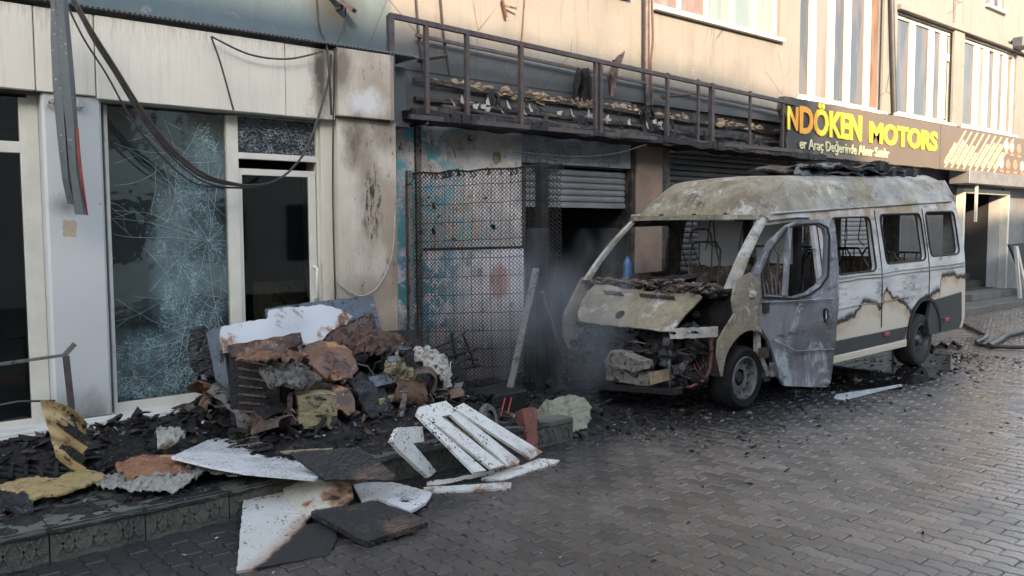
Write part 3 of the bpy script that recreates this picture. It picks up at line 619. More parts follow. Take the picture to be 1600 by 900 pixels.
# display window: frame, sill, panes
gy = -.30; xl, xr, xd0, xd1 = Wp(153,0,gy).x, Wp(345,0,gy).x, Wp(357,0,gy).x, Wp(487,0,gy).x
zs = .255; ztp = 2.84
fr_ = P(M().box(xl, xr, gy-.03, gy+.03, .19+.02, zs+.07).box(xl, xl+.03, gy-.028, gy+.028, zs+.07, ztp).box(xr, xr+.11, gy-.04, gy+.04, .2, ztp), 'window_frame', 'frame', bevel=.004)
m = M().slab([(xl+.03,gy,zs+.07),(xr,gy,zs+.07),(xr,gy,ztp),(xl+.03,gy,ztp)], .006, holes=[[(xr-.33,gy,zs+.09),(xr-.05,gy,zs+.09),(xr-.04,gy,.62),(xr-.20,gy,.66),(xr-.30,gy,.52)]], jag=.01)
P(m, 'window_glass', 'crack', fr_)
m = M(); rg = random.Random(5)
def crackline(p, a, L_, wd, dep=0):
    n = max(3, int(L_/.05)); x_, z_ = p; pts = [(x_, z_)]
    for q in range(n):
        a += rg.gauss(0, .10); x_ += L_/n*math.cos(a); z_ += L_/n*math.sin(a)
        if not (xl+.03 < x_ < xr-.02 and zs+.08 < z_ < ztp-.02): break
        pts.append((x_, z_))
        if dep < 2 and rg.random() < .10: crackline((x_, z_), a+rg.choice((-1,1))*rg.uniform(.3,.9), L_*rg.uniform(.2,.5), wd*.7, dep+1)
    for q in range(len(pts)-1): m.bar((pts[q][0], gy-.006, pts[q][1]), (pts[q+1][0], gy-.006, pts[q+1][1]), wd, .001, (0,1,0))
for (cx_, cz_), nn, LL in (((2.90,1.70), 15, 1.5), ((2.78,.80), 12, 1.0), ((2.65,2.40), 7, .8)):
    for q in range(nn): crackline((cx_, cz_), q*6.283/nn+rg.uniform(-.1,.1), LL*rg.uniform(.3,1), .0020)
    for q in range(9):
        rr_ = rg.uniform(.08,.55); a0_ = rg.uniform(0, 6.3); crackline((cx_+rr_*math.cos(a0_), cz_+rr_*math.sin(a0_)), a0_+1.57, rg.uniform(.2,.6), .002, 1)
P(m, 'crack_lines', 'crackline', fr_, kind='stuff')
P(M().box(-3, xr+.1, -.95, -.24, .192, .215).box(-3, xr+.1, -.55, -.26, .216, .245), 'threshold', 'marble', bevel=.006)
# door with transom
zdt = Wp(420,265,gy).z; zt0 = Wp(420,243,gy).z; zt1 = Wp(420,190,gy).z
df = P(M().box(xd0, xd1+.07, gy-.035, gy+.03, zt0-.045, zt0+.012).box(xd1, xd1+.07, gy-.04, gy+.03, .2, ztp).box(xd0, xd1, gy-.04, gy+.03, zt1+.03, ztp), 'door_frame', 'frame', bevel=.004)
P(M().box(xd0-.02, xd1, gy-.003, gy+.003, zt0+.012, zt1+.03), 'transom_pane', 'transom', df)
dl = P(M().box(xd0+.015, xd0+.075, gy-.02, gy+.02, .25, zdt).box(xd1-.085, xd1-.01, gy-.02, gy+.02, .25, zdt).box(xd0+.075, xd1-.085, gy-.02, gy+.02, zdt-.06, zdt).box(xd0+.075, xd1-.085, gy-.02, gy+.02, .25, .4), 'door_leaf', 'frame', bevel=.003)
P(M().box(xd0+.075, xd1-.085, gy-.004, gy+.004, .4, .93), 'lower_glass', 'transom', dl); P(M().box(xd0+.075, xd1-.085, gy-.003, gy+.003, .93, zdt-.06), 'upper_glass', 'clear', dl)
for dx, yy in ((-.045,-.09), (-.045,.09)):
    h0 = Wp(480,470,-.36); m = M().tube([(xd1+dx,-.30,h0.z),(xd1+dx+.0,-.30+yy,h0.z+.03),(xd1+dx-.02,-.31+yy*1.1,h0.z+.17),(xd1+dx,-.30+yy,h0.z+.31),(xd1+dx,-.30,h0.z+.34)], .014, 8)
    P(m, 'handle', 'frame2', dl, smooth=60)
# far-left door
xa = Wp(-60,0,gy).x; xb = Wp(20,0,gy).x; xc = Wp(38,0,gy).x
P(M().box(xb, xc, gy-.035, gy+.03, .2, ztp).box(xa-.4, xb, gy-.03, gy+.03, Wp(0,238,gy).z, Wp(0,220,gy).z).box(xa-.4, xb, gy-.03, gy+.03, .2, .29), 'door_frame', 'frame', bevel=.003)
P(M().box(xa-.4, xb, gy-.004, gy+.004, .3, ztp), 'door_glass', 'clear')
P(M().box(xc, Wp(58,0,-.47).x, -.30, -.10, .2, 2.9), 'jamb', 'pillar')
P(M().box(xc-.02, xc+.05, -.34, -.3, .2, 2.86), 'inner_jamb', 'frame')
# interior shell and furniture seen dimly
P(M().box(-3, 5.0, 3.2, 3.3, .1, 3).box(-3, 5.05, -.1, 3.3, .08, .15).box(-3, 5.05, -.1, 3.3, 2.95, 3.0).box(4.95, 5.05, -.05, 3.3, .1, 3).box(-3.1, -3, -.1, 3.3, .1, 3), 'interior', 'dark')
P(M().box(4.2, 4.9, .3, .42, .2, 2.4), 'inner_partition', 'greyduct'); P(M().box(4.0, 4.9, .8, 1.3, .2, 1.2).box(2.0, 2.7, 1.4, 1.9, .2, .95), 'counter', 'wood')
P(M().box(2.55,2.68,.1,.12,2.18,2.4).box(2.80,2.90,.1,.12,2.12,2.36), 'poster', 'yellow')


# ------------------------------------------------------------------ unseen buildings opposite: rooflines shaped to shade the facade, walls pale for bounce
MAT['across'] = simple('pale_render_across', (.50,.47,.42), (.42,.40,.36), 1, .9, 0, 0)
def across(name, label, x0, x1, H, y=-15., mat='across', H1=None):
    b_ = thing(name, label, 'building', ((x0+x1)/2, y-4, 0)); H1 = H1 or H
    m = M().box(x0, x1, y-8, y, -.01, H); m.v[5].z = m.v[6].z = H1; m.obj('wall', MAT[mat], b_)
    for fl in range(int(min(H, H1)//3)):
        x = x0+1.2
        while x < x1-1.6:
            M().box(x, x+1.4, y, y+.04, fl*3+.9, fl*3+2.5).obj('window', MAT['pane'], b_, bevel=.01); x += 2.6
    return b_
across('apartment_building', 'taller plain block across the street behind the viewpoint, west part', -34, 4.3, 10.75, H1=10.3)
across('workshop_building', 'lower plain block across the street behind the viewpoint, east part', 4.32, 44, 8.6, H1=8.0)

# ------------------------------------------------------------------ main building behind
bld = thing('motor_shop_building', 'beige two storey workshop building with burnt shutters and tall white windows', 'building', (15, 0, 0))
def B(m, name, mat, parent=bld, **k): return m.obj(name, MAT[mat], parent, **k)
def quadw(x0, x1, z0, z1, y=0): return [(x0,y,z0),(x1,y,z0),(x1,y,z1),(x0,y,z1)]
wy = 0.
wins = []   # x0,x1,z0,z1
w1 = (Wp(1022,10,0).x, Wp(1218,60,0).x, 4.92, 6.3); w2 = (Wp(1248,150,0).x, Wp(1379,170,0).x, 4.03, 7.0)
w3 = (Wp(1403,20,0).x, Wp(1492,40,0).x, 4.05, Wp(1403,20,0).z); w4 = (Wp(1508,58,0).x, Wp(1589,80,0).x, 4.05, Wp(1508,58,0).z)
wins = [w1, w2, w3, w4, (7.6, 8.85, 4.98, 6.3), (21.2, 22.3, 6.9, 8.4)]
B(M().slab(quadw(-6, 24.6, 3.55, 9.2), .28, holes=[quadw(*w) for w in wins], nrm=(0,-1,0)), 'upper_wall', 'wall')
B(M().box(24.6, 24.9, -.3, .3, 0, 9.2), 'corner_pier', 'brownpillar')
for k, wn in enumerate(wins):
    x0, x1, z0, z1 = wn; y = .10; m = M(); t_ = .07
    if k == 0: mull = [Wp(p, 40, y).x for p in (1058, 1100, 1140, 1174)]
    elif k == 1: mull = [Wp(p, 100, y).x for p in (1266, 1295, 1321, 1352)]
    elif k == 2: mull = [Wp(p, 100, y).x for p in (1422, 1452, 1470)]
    elif k == 3: mull = [Wp(p, 140, y).x for p in (1522, 1537, 1553, 1567, 1582)]
    else: mull = [(x0+x1)/2]
    m.box(x0, x1, y-.04, y+.03, z0, z0+t_).box(x0, x1, y-.04, y+.03, z1-t_, z1).box(x0, x0+t_, y-.04, y+.03, z0+t_, z1-t_).box(x1-t_, x1, y-.04, y+.03, z0+t_, z1-t_)
    f = B(m, 'window', 'frame2', bevel=.006); f['label'] = ['wide window at upper centre with a slanting sill', 'tall white framed window above the yellow letters', 'tall window with a small top vent', 'tall window at the right end', 'window cut off above the railing', 'small upper window at top right'][k]
    mm = M(); wdt = (.06, .19, .21, .24, .06, .06)[k]
    for q in mull: B(M().box(q-wdt/2, q+wdt/2, y-.05, y+.03, z0+t_, z1-t_), 'mullion', 'frame2', f, bevel=.006)
    edges = [x0+t_]+[e for q in mull for e in (q-wdt/2, q+wdt/2)]+[x1-t_]
    for q in range(0, len(edges), 2):
        B(M().box(edges[q], edges[q+1], y-.004, y+.004, z0+t_, z1-t_), 'pane', ('pane', 'panewarm', 'panecool')[1 if (k == 0 and q < 3) else 2 if k == 0 else 0 if k in (2,5) else (0, 1, 0)[q//2 % 3]], f)
    if k == 2:
        q = mull[-1]; B(M().box(q+wdt/2, x1-t_, y-.05, y+.03, z0+1.35, z0+1.5).box(q+wdt/2, q+wdt/2+.06, y-.045, y+.03, z0+.1, z1-.1), 'vent_rail', 'frame2', f)
    B(M().box(x0-.05, x1+.05, -.09, .05, z0-.06, z0-.004), 'window_sill', 'frame2', f, bevel=.004)
    B(M().box(x0-.1, x1+.1, .5, .52, z0-.3, z1+.2), 'curtain', 'panewarm' if k % 2 else 'dark', f)
# pilasters and lintel lines between the tall windows
for a, b in ((1383, 1402), (1494, 1509)):
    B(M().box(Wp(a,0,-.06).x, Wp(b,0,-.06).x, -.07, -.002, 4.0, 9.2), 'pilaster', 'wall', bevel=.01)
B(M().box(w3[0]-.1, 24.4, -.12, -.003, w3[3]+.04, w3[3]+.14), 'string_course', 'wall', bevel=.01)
# lower walls
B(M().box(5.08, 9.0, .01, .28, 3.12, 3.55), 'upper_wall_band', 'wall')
B(M().box(5.08, 6.95, 0, .28, 1.58, 3.12).box(5.08, 6.95, -.03, .28, -.01, 1.55), 'mural_wall', 'mural')
B(M().box(5.08, 6.95, -.035, .02, 1.551, 1.578), 'wall_ledge', 'char')
B(M().box(5.085, 5.32, -.05, -.002, .15, 3.0), 'wall_return', 'mural')
B(M().box(5.34, 5.41, -.06, -.002, .1, 3.1), 'conduit', 'ashplank')
B(M().box(6.955, 9.0, 0, .28, 2.62, 3.12), 'lintel_wall', 'speck')
B(M().box(9.05, 9.62, -.05, .28, 0, 3.0), 'brown_column', 'brownpillar', bevel=.01)
B(M().box(8.98, 9.045, -.02, .28, 0, 3.12).box(9.625, 9.82, -.02, .28, 0, 3.0), 'scorched_jamb', 'char2')
B(M().box(9.05, 13.4, .05, .28, 3.0, 3.55), 'lintel_wall', 'char2')
B(M().box(13.3, 17.2, 0, .28, 0, 3.55), 'shopfront_wall', 'shutter')
B(M().box(17.2, 20.4, 0, .28, 0, 3.55), 'shopfront_wall', 'shutter2')
# roller shutters
def shutter(x0, x1, ztop, zbot, mat, y=.1, h=.085):
    r = B(M().box(x0-.06, x0, y-.06, y+.05, 0, ztop).box(x1, x1+.06, y-.06, y+.05, 0, ztop).box(x0, x1, y-.05, y+.08, ztop-.02, ztop+.10), 'roller_shutter', 'char2')
    prof = [(0,0), (.016,.012), (.02,.042), (.016,.068), (0,.083)]
    m = M(); m.v = [Vector((xx, y-d, z)) for xx in (x0, x1) for d, z in prof]; n = len(prof); m.f = [(i, i+n, i+n+1, i+1) for i in range(n-1)]
    z = zbot; first = None
    mm = M(); mm.v = [v + Vector((0,0,zbot+.005)) for v in m.v]; mm.f = m.f; s0 = mm.obj('slat', MAT[mat], r); k = 1
    while zbot+h*(k+1) < ztop: clone(s0, r, (0,0,h*k)); k += 1
    B(M().box(x0, x1, y-.03, y+.03, zbot-.07, zbot), 'bottom_bar', mat, r); return r
r1 = shutter(7.05, 8.95, 2.62, 2.14, 'shutter'); r1['label'] = 'half open grey roller shutter behind the wire fence'
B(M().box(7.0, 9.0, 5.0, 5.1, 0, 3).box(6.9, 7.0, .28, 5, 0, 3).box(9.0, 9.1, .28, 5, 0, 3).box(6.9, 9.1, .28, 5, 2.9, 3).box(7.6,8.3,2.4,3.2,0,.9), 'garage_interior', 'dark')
B(M().box(9.82, 13.3, .24, .28, 0, 3.0), 'light_leak_panel', 'dark')  # unseen dark panel added to stop light leaking between the slats
r2 = shutter(9.88, 13.2, 2.92, .1, 'shutter2'); r2['label'] = 'closed sooty roller shutter behind the van'
r3 = shutter(13.6, 16.9, 2.75, .1, 'shutter', y=-.05)
# pale liner panels leaning inside the gateway, seen through the van
# door recess at the right end with steps
dx0, dx1, dzt = Wp(1515,0,-.1).x, Wp(1583,0,-.1).x, Wp(1515,302,-.1).z
B(M().box(20.0, dx0, -.12, .28, .1, 3.55).box(dx1+.12, 24.6, -.02, .28, .1, 3.55).box(dx0, dx1, -.0, .28, dzt+.1, 3.55), 'entrance_wall', 'shutter')
B(M().box(dx0-.1, dx0, -.16, .02, .12, dzt+.1).box(dx1, dx1+.1, -.16, .02, .12, dzt+.1).box(dx0, dx1, -.16, .02, dzt, dzt+.1), 'door_frame', 'frame')
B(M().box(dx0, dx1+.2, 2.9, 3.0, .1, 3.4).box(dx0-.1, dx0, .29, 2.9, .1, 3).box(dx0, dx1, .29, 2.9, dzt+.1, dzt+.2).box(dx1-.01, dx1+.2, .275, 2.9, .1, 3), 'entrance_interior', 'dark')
B(M().box(dx1-.02, dx1+.10, .03, .27, .1, dzt), 'entrance_side_wall', 'fallen')
for k in range(5): B(M().box(dx0, dx1, .1+k*.28, .4+k*.28+.0, .12, .30+k*.16), 'stair_step', 'step')
B(M().box(dx0-.1, dx1+.2, -.4, .09, .121, .28), 'doorstep', 'concrete', bevel=.01)
# awning box beyond the sign
B(M().box(19.2, 24.6, -.55, -.13, 2.72, 3.0), 'shutter_box', 'shutter', bevel=.01)
B(M().box(19.9, 19.95, -.45, -.40, 1.9, 2.72), 'shopfront_post', 'frame')
# burnt ledge, rails and residues above the burnt shutters
led = thing('burnt_canopy', 'charred ledge and bent channels with orange insulation scraps below the open railing', 'canopy', (9, -.2, 3))
def K(m, name, mat, parent=led, **k): return m.obj(name, MAT[mat], parent, **k)
def wseg(a, b, y): return Wp(a[0], a[1], y), Wp(b[0], b[1], y)
def warped_bar(a, b, w, h, n=60, amp=.02, seed=0):
    m = M(); pts = [a.lerp(b, i/n) for i in range(n+1)]
    for i in range(n):
        p, q = pts[i], pts[i+1]; dp = Vector((0, amp*noise.noise(p*2+Vector((seed,0,0))), amp*noise.noise(p*3+Vector((0,seed,5))))); dq = Vector((0, amp*noise.noise(q*2+Vector((seed,0,0))), amp*noise.noise(q*3+Vector((0,seed,5)))))
        m.bar(p+dp, q+dq, w, h)
    return m
K(warped_bar(Vector((5.0,-.30,3.0)), Vector((13.3,-.30,2.96)), .46, .09, 70, .05, 3), 'ledge', 'char', fixn=True)
K(warped_bar(Vector((5.0,-.50,3.02)), Vector((12.9,-.50,2.98)), .04, .10, 70, .05, 7), 'ledge_lip', 'char2')
a, b = wseg((690,168), (1020,216), -.42); K(M().tube([a.lerp(b, i/10)+Vector((0,0,.01*math.sin(i*2))) for i in range(11)], .035, 8), 'lower_pipe', 'char2', smooth=60)
for yy, za, zb, w_ in ((-.10, 3.42, 3.34, .05), (-.12, 3.24, 3.2, .04), (-.34, 3.18, 3.14, .035)):
    K(warped_bar(Vector((5.3,yy,za)), Vector((13.1,yy,zb)), w_, w_, 50, .03, za*9), 'channel', 'char2')
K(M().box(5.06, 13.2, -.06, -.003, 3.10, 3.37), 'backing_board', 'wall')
m = M()
for i in range(520):
    x = random.uniform(5.5, 13.0); c = Vector((x, random.uniform(-.13,-.04), 3.41 - .006*(x-5) + random.uniform(-.015,.05)*random.random()*2))
    if noise.noise(Vector((x*1.1, 0, 3))) > -.15: m.rock(c, random.uniform(.008,.040), i*1.7, (random.uniform(1,2.6),.7,random.uniform(.4,1.1)), 1, 1.1)
K(m, 'insulation_scraps', 'flake', kind='stuff')
m = M()
for i in range(120):
    x = random.uniform(5.6, 12.9); c = Vector((x, random.uniform(-.5,-.1), 3.18+random.uniform(-.08,.06))); a2 = random.uniform(0, 3)
    m.slab([c, c+Vector((.10*math.cos(a2),.03,.05*math.sin(a2))), c+Vector((.08,.0,-.06)), c+Vector((.0,.02,-.07))], .006)
K(m, 'hanging_flakes', 'char', kind='stuff')
m = M()
for i in range(34):
    x = random.uniform(5.6, 9.2); c = Vector((x, random.uniform(-.52,-.3), 3.20+random.uniform(-.04,.06))); a2 = random.uniform(0, 3)
    m.slab([c, c+Vector((.10*math.cos(a2),.03,.05*math.sin(a2))), c+Vector((.06,.0,-.05)), c+Vector((.0,.02,-.04))], .006)
K(m, 'pale_flakes', 'cloth', kind='stuff')
for i, (px_, py_, s_) in enumerate(((912,135,1), (1040,205,.7), (1010,185,.6), (770,160,.5))):
    c = Wp(px_, py_, -.15); m = M()
    for q in range(9):
        d = Vector((random.uniform(-.13,.13), random.uniform(-.1,.05), 0))*s_
        m.tube([c+d+Vector((0,0,.22*s_)), c+d*1.3+Vector((random.uniform(-.05,.05),0,.05)), c+d*1.8+Vector((0,0,-.18*s_))], [.015,.035*s_,.012], 5)
    K(m, 'melted_bundle', 'char')
m = M().slab([Wp(955,115,-.3), Wp(962,90,-.3), Wp(975,80,-.3), Wp(972,92,-.3), Wp(966,105,-.3), Wp(958,150,-.3), Wp(952,150,-.3)], .02, jag=.01); K(m, 'hanging_strip', 'rust')
K(M().tube([Wp(955,150,-.28), Wp(952,120,-.28), Wp(960,95,-.28)], .03, 6), 'burnt_duct', 'char2')

# open sign railing (the frame of the burnt sign)
rail = thing('sign_frame', 'bare black steel frame of the burnt shop sign above the ledge', 'railing', Wp(900, 150, -.5))
def Q(m, name='frame_bar', mat='blacksteel', **k): return m.obj(name, MAT[mat], rail, **k)
YF, YB = -.52, -.10
def zof(px, py, y=YF): return Wp(px, py, y)
Q(M().bar(zof(608,24), zof(1243,163), .05, .05), 'top_rail'); Q(M().bar(zof(640,182), zof(1240,236), .04, .05), 'bottom_rail')
Q(M().bar(Wp(650,55,YB), Wp(1240,178,YB), .035, .035), 'back_rail')
for px_, top, bot, w_ in ((612,24,192,.06),(667,34,178,.045),(730,52,190,.045),(814,68,196,.05),(930,93,205,.04),(938,95,208,.045),(1042,114,222,.045),(1090,124,224,.035),(1111,130,232,.065),(1171,142,232,.035),(1222,152,238,.035)):
    b_ = Q(M().bar(zof(px_,bot), Vector((zof(px_,bot).x, YF, zof(px_,top).z)), w_, w_), 'frame_post')
for px_, z_ in ((701,87),(1080,148)):
    p = zof(px_, z_); Q(M().tube([p, p+Vector((-.12,.42,.0))], .018, 6), 'wall_stay'); Q(M().tube([p+Vector((-.18,.36,0)), p+Vector((-.06,.42,0))], .03, 8), 'stay_flange', 'rust')
for px_ in (667, 814, 1042, 1171): p = zof(px_, 100); Q(M().bar((p.x,YF,zof(px_,210).z+.12), (p.x,YB,zof(px_,210).z+.12), .03), 'cross_bar')

# ------------------------------------------------------------------ signs
SY = -.5
def sx_(px, py): return Wp(px, py, SY)
sgn = thing('shop_sign', 'brown sign board with yellow DÖKEN MOTORS lettering, burnt at its left end', 'sign', sx_(1350, 250))
x0, x1 = sx_(1226,200).x, sx_(1470,200).x; zt_, zb_ = sx_(1470,194).z, sx_(1470,264).z
m = M().slab([(x0+.1,SY,zb_),(x0+.9,SY,zb_-.0),(x1-.01,SY,zb_),(x1-.01,SY,zt_),(x0,SY,zt_),(x0-.05,SY,zt_-.2),(x0+.12,SY,zt_-.45),(x0+.05,SY,zt_-.7)], .12, jag=.008, sub=.1, nrm=(0,-1,0)); m.obj('sign_board', MAT['sign'], sgn)
def text(body, xa, xb, z0, z1, mat, parent, y, name, shear=0, bold=.012, depth=.008, skewz=0):
    c = bpy.data.curves.new(name, 'FONT'); c.body = body; c.extrude = depth; c.offset = bold; c.shear = shear; c.resolution_u = 3; c.size = 1
    o = bpy.data.objects.new(name, c); COL.objects.link(o); bpy.context.view_layer.update()
    me = bpy.data.meshes.new_from_object(o.evaluated_get(bpy.context.evaluated_depsgraph_get())); bpy.data.objects.remove(o); bpy.data.curves.remove(c)
    xs_ = [v.co.x for v in me.vertices]; ys_ = [v.co.y for v in me.vertices]; o0 = ORG[parent.name]
    for v in me.vertices:
        u = (v.co.x-min(xs_))/(max(xs_)-min(xs_)); q = (v.co.y-min(ys_))/(max(ys_)-min(ys_))
        v.co = Vector((xa+(xb-xa)*u, y-v.co.z-.012, z0+(z1-z0)*q + skewz*u)) - o0
    me.materials.clear(); me.materials.append(MAT[mat]); o = bpy.data.objects.new(name, me); COL.objects.link(o); o.parent = parent; return o
xN = sx_(1228,180).x; za, zb2 = sx_(1464,202).z-.03, sx_(1464,237).z
text('N', xN+.03, sx_(1247,200).x-.03, zb2+.04, za+.0, 'yel', sgn, SY, 'sign_letters', bold=.03)
text('DÖKEN', sx_(1248,200).x, sx_(1345,200).x, zb2, za+.13, 'yel', sgn, SY, 'sign_letters', bold=.035)
text('MOTORS', sx_(1358,200).x, sx_(1464,200).x, zb2, za-.03, 'yel', sgn, SY, 'sign_letters', bold=.035)
text('er Araç Değerinde Alınır Satılır', sx_(1249,200).x, sx_(1388,240).x, zb_+.05, zb2-.05, 'pale', sgn, SY, 'sign_small_letters', bold=.01)
sg2 = thing('shop_sign', 'brown sign board with slanting cream stripes and small round badges at the right', 'sign', sx_(1530, 270))
x2 = sx_(1620,220).x; M().box(x1+.01, x2, SY, SY+.12, zb_, zt_).obj('sign_board', MAT['sign'], sg2)
for k in range(9):
    a = Vector((sx_(1476+k*9.6, 250).x, SY-.008, zb_+.04)); b = Vector((sx_(1508+k*9.4, 205).x, SY-.008, zt_-.05))
    M().bar(a, b, .03, .012).obj('slanting_stripe', MAT['creamline'], sg2)
    m = M(); L_ = (.62,.75,.6,.62,.42,.78,.8,.8,.55)[k]
    for q in range(int(20*L_)):
        p = a.lerp(b, .08+q*.042) + Vector((-.10,0,.03)); w_ = random.uniform(.05,.11)
        m.bar(p, p+Vector((w_,0,random.uniform(-.04,.04))), .012, .028); m.bar(p, p+Vector((0,0,random.uniform(.03,.07))), .012, .03)
    m.obj('stripe_lettering', MAT['creamline'], sg2)
for px_, py_, mt in ((1572,227,'creamline'),(1581,230,'creamline'),(1592,233,'badgered'),(1565,255,'creamline'),(1575,257,'badgered'),(1586,258,'badgered'),(1597,260,'creamline')):
    c = sx_(px_, py_); m = M().lathe([(0,0),(.10,0),(.12,-.01),(.12,-.03)], (c.x, SY-.012, c.z), (0,-1,0), 18); m.obj('badge', MAT[mt], sg2)
    M().box(c.x-.11, c.x+.11, SY-.012, SY-.001, c.z-.2, c.z-.15).obj('badge_caption', MAT['badgered'], sg2)

# ------------------------------------------------------------------ pipes and cables on the facade
def cable(name, pts, r, mat, label, cat='cable', group=None, n=5):
    P3 = [Wp(*p) for p in pts]; out = []
    for i in range(len(P3)-1):                           # Catmull-Rom
        p0 = P3[max(i-1,0)]; p1 = P3[i]; p2 = P3[i+1]; p3 = P3[min(i+2,len(P3)-1)]
        for k in range(8):
            t = k/8; out.append(.5*((2*p1)+(p2-p0)*t+(2*p0-5*p1+4*p2-p3)*t*t+(3*p1-p0-3*p2+p3)*t**3))
    out.append(P3[-1]); return solo(name, M().tube(out, r, n), MAT[mat], label, cat, smooth=60, group=group)
for k, (dx, dy, mt, lb) in enumerate(((0,0,'cable','thickest black cable sagging across the shattered window'), (3,-2,'cable','black cable hanging just right of the thickest one'), (-11,7,'cable','black cable apart at the left edge of the sagging bundle'), (5,-3,'cable2','reddish wire running down the sagging cable bundle'), (1,5,'cable','lowest loose black cable of the sagging bundle'))):
    cable('cable', [(108+dx,-10,-.85),(140+dx,50+dy,-.85),(178+dx,110+dy,-.8),(222+dx*1.3,182+dy,-.75),(270+dx,240+dy*1.5,-.7),(320+dx,278+dy*1.4,-.66),(378,290+dy*.6,-.6)] +
          ([(430,283,-.6),(468,250,-.6),(490,205,-.6),(512,130,-.58),(517,85,-.58)] if k in (0,1,4) else []), (.012,.009,.008,.006,.008)[k], mt, lb, group='cables sagging over the display window')
cable('cable', [(495,-5,-.05),(500,45,-.06),(512,80,-.58),(518,180,-.56)], .012, 'cable', 'black cable running up the grey wall above the pillar')
cable('cable', [(540,10,-.1),(538,38,-.08),(525,78,-.58),(522,130,-.56),(520,300,-.5),(524,470,-.49)], .008, 'cable', 'thin cable dropping down the edge of the burnt pillar')
cable('cable', [(330,57,-.6),(345,100,-.6),(365,172,-.6)], .009, 'cable', 'short black cable hanging on the cream fascia')
cable('cable', [(330,57,-.58),(390,85,-.6),(450,92,-.6),(505,80,-.6)], .009, 'cable', 'slack cable strung along the cream fascia')
cable('cable', [(524,440,-.49),(560,462,-.5),(590,448,-.5),(612,400,-.48),(617,330,-.48)], .008, 'cloth', 'pale loose wire looping round the burnt pillar')
cable('cable', [(650,-5,-.05),(655,60,-.06),(664,130,-.08)], .016, 'cable', 'left of two black conduits above the railing', 'conduit')
cable('cable', [(688,-5,-.05),(694,60,-.06),(703,118,-.08)], .016, 'cable', 'right of two black conduits above the railing', 'conduit')
cable('cable', [(820,-5,-.03),(817,40,-.04),(815,66,-.05)], .010, 'cable2', 'thin pale conduit meeting the top rail', 'conduit')
cable('cable', [(800,237,-.5),(900,245,-.5),(960,240,-.5),(1010,226,-.5)], .008, 'cable', 'thin cable drooping under the charred ledge')
cable('drain_pipe', [(1010,-10,-.10),(1010,60,-.10),(1010,110,-.10),(1012,165,-.10)], .045, 'blacksteel', 'black drain pipe on the beige wall beside the window', 'pipe', n=10)
cable('cable', [(1018,-10,-.14),(1020,60,-.14),(1017,100,-.14),(1019,165,-.14)], .018, 'cable2', 'brown cable beside the black drain pipe')
cable('drain_pipe', [(1393,-10,-.14),(1395,80,-.14),(1398,176,-.14)], .05, 'shutter2', 'dark drain pipe between the tall windows', 'pipe', n=10)
p = Wp(785,12,-.02); solo('wall_bracket', M().bar(p+Vector((-.03,-.03,.08)), p+Vector((.03,-.03,-.12)), .03).bar(p+Vector((-.0,-.03,.02)), p+Vector((.16,-.08,-.0)), .02), MAT['rust'], 'small rusty bracket on the sunlit wall', 'bracket')
p = Wp(530,12,-.05); solo('wall_lamp', M().bar(p+Vector((-.10,.02,.14)), p+Vector((.06,-.2,-.06)), .09, .04).bar(p+Vector((0,.04,0)), p+Vector((0,-.06,0)), .04), MAT['blacksteel'], 'burnt lamp bracket on the grey wall above the pillar', 'lamp')
p = Wp(1594,68,-.2); solo('flood_light', M().box(p.x-.25,p.x+.25,p.y-.15,p.y+.1,p.z-.12,p.z+.12).bar(p+Vector((0,.05,0)), p+Vector((0,.2,.1)), .06), MAT['lamp'], 'small dark flood light at the right edge of the wall', 'lamp', bevel=.02)
# torn gutter hanging over the left pillar
gut = thing('torn_gutter', 'crushed grey metal gutter hanging in front of the pale pillar', 'gutter', Wp(110,340,-.8))
def strip(L, Rr, y0, y1, name, mat, th=.02, dy=.05):
    m = M(); n = len(L)
    for i in range(n):
        y = y0+(y1-y0)*i/(n-1); a = Wp(L[i][0], L[i][1], y); b = Wp(Rr[i][0], Rr[i][1], y); c = (a+b)/2+Vector((0,-dy,0)); m.v += [a, c, b, b+Vector((0,th,0)), c+Vector((0,th*1.5,0)), a+Vector((0,th,0))]
    for i in range(n-1):
        for k in range(6): m.f.append((i*6+k, i*6+(k+1) % 6, i*6+6+(k+1) % 6, i*6+6+k))
    m.f += [(0,1,2,3,4,5)[::-1], tuple((n-1)*6+k for k in range(6))]
    return m.obj(name, MAT[mat], gut, fixn=True)
strip([(80,-5),(80,60),(83,130),(90,210),(98,280),(106,318)], [(100,-5),(102,60),(104,130),(108,210),(110,280),(120,322)], -.9, -.75, 'gutter_section', 'greyduct')
strip([(86,-5),(91,70),(97,140),(104,200),(108,262),(118,335)], [(105,-5),(112,70),(118,140),(122,200),(124,262),(138,336)], -.98, -.8, 'gutter_section', 'greyduct')
strip([(119,200),(121,230),(124,262),(130,300),(134,335)], [(123,200),(125,230),(128,262),(133,300),(138,337)], -.98, -.81, 'torn_edge', 'red', .01, .01)
m = M()
for px_, py_ in ((83,160),(124,162)): p = Wp(px_, py_, -.5); m.rock(p, .035, px_, (1,.6,1.3), 1, .8)
m.obj('wall_plug', MAT['cloth'], gut)

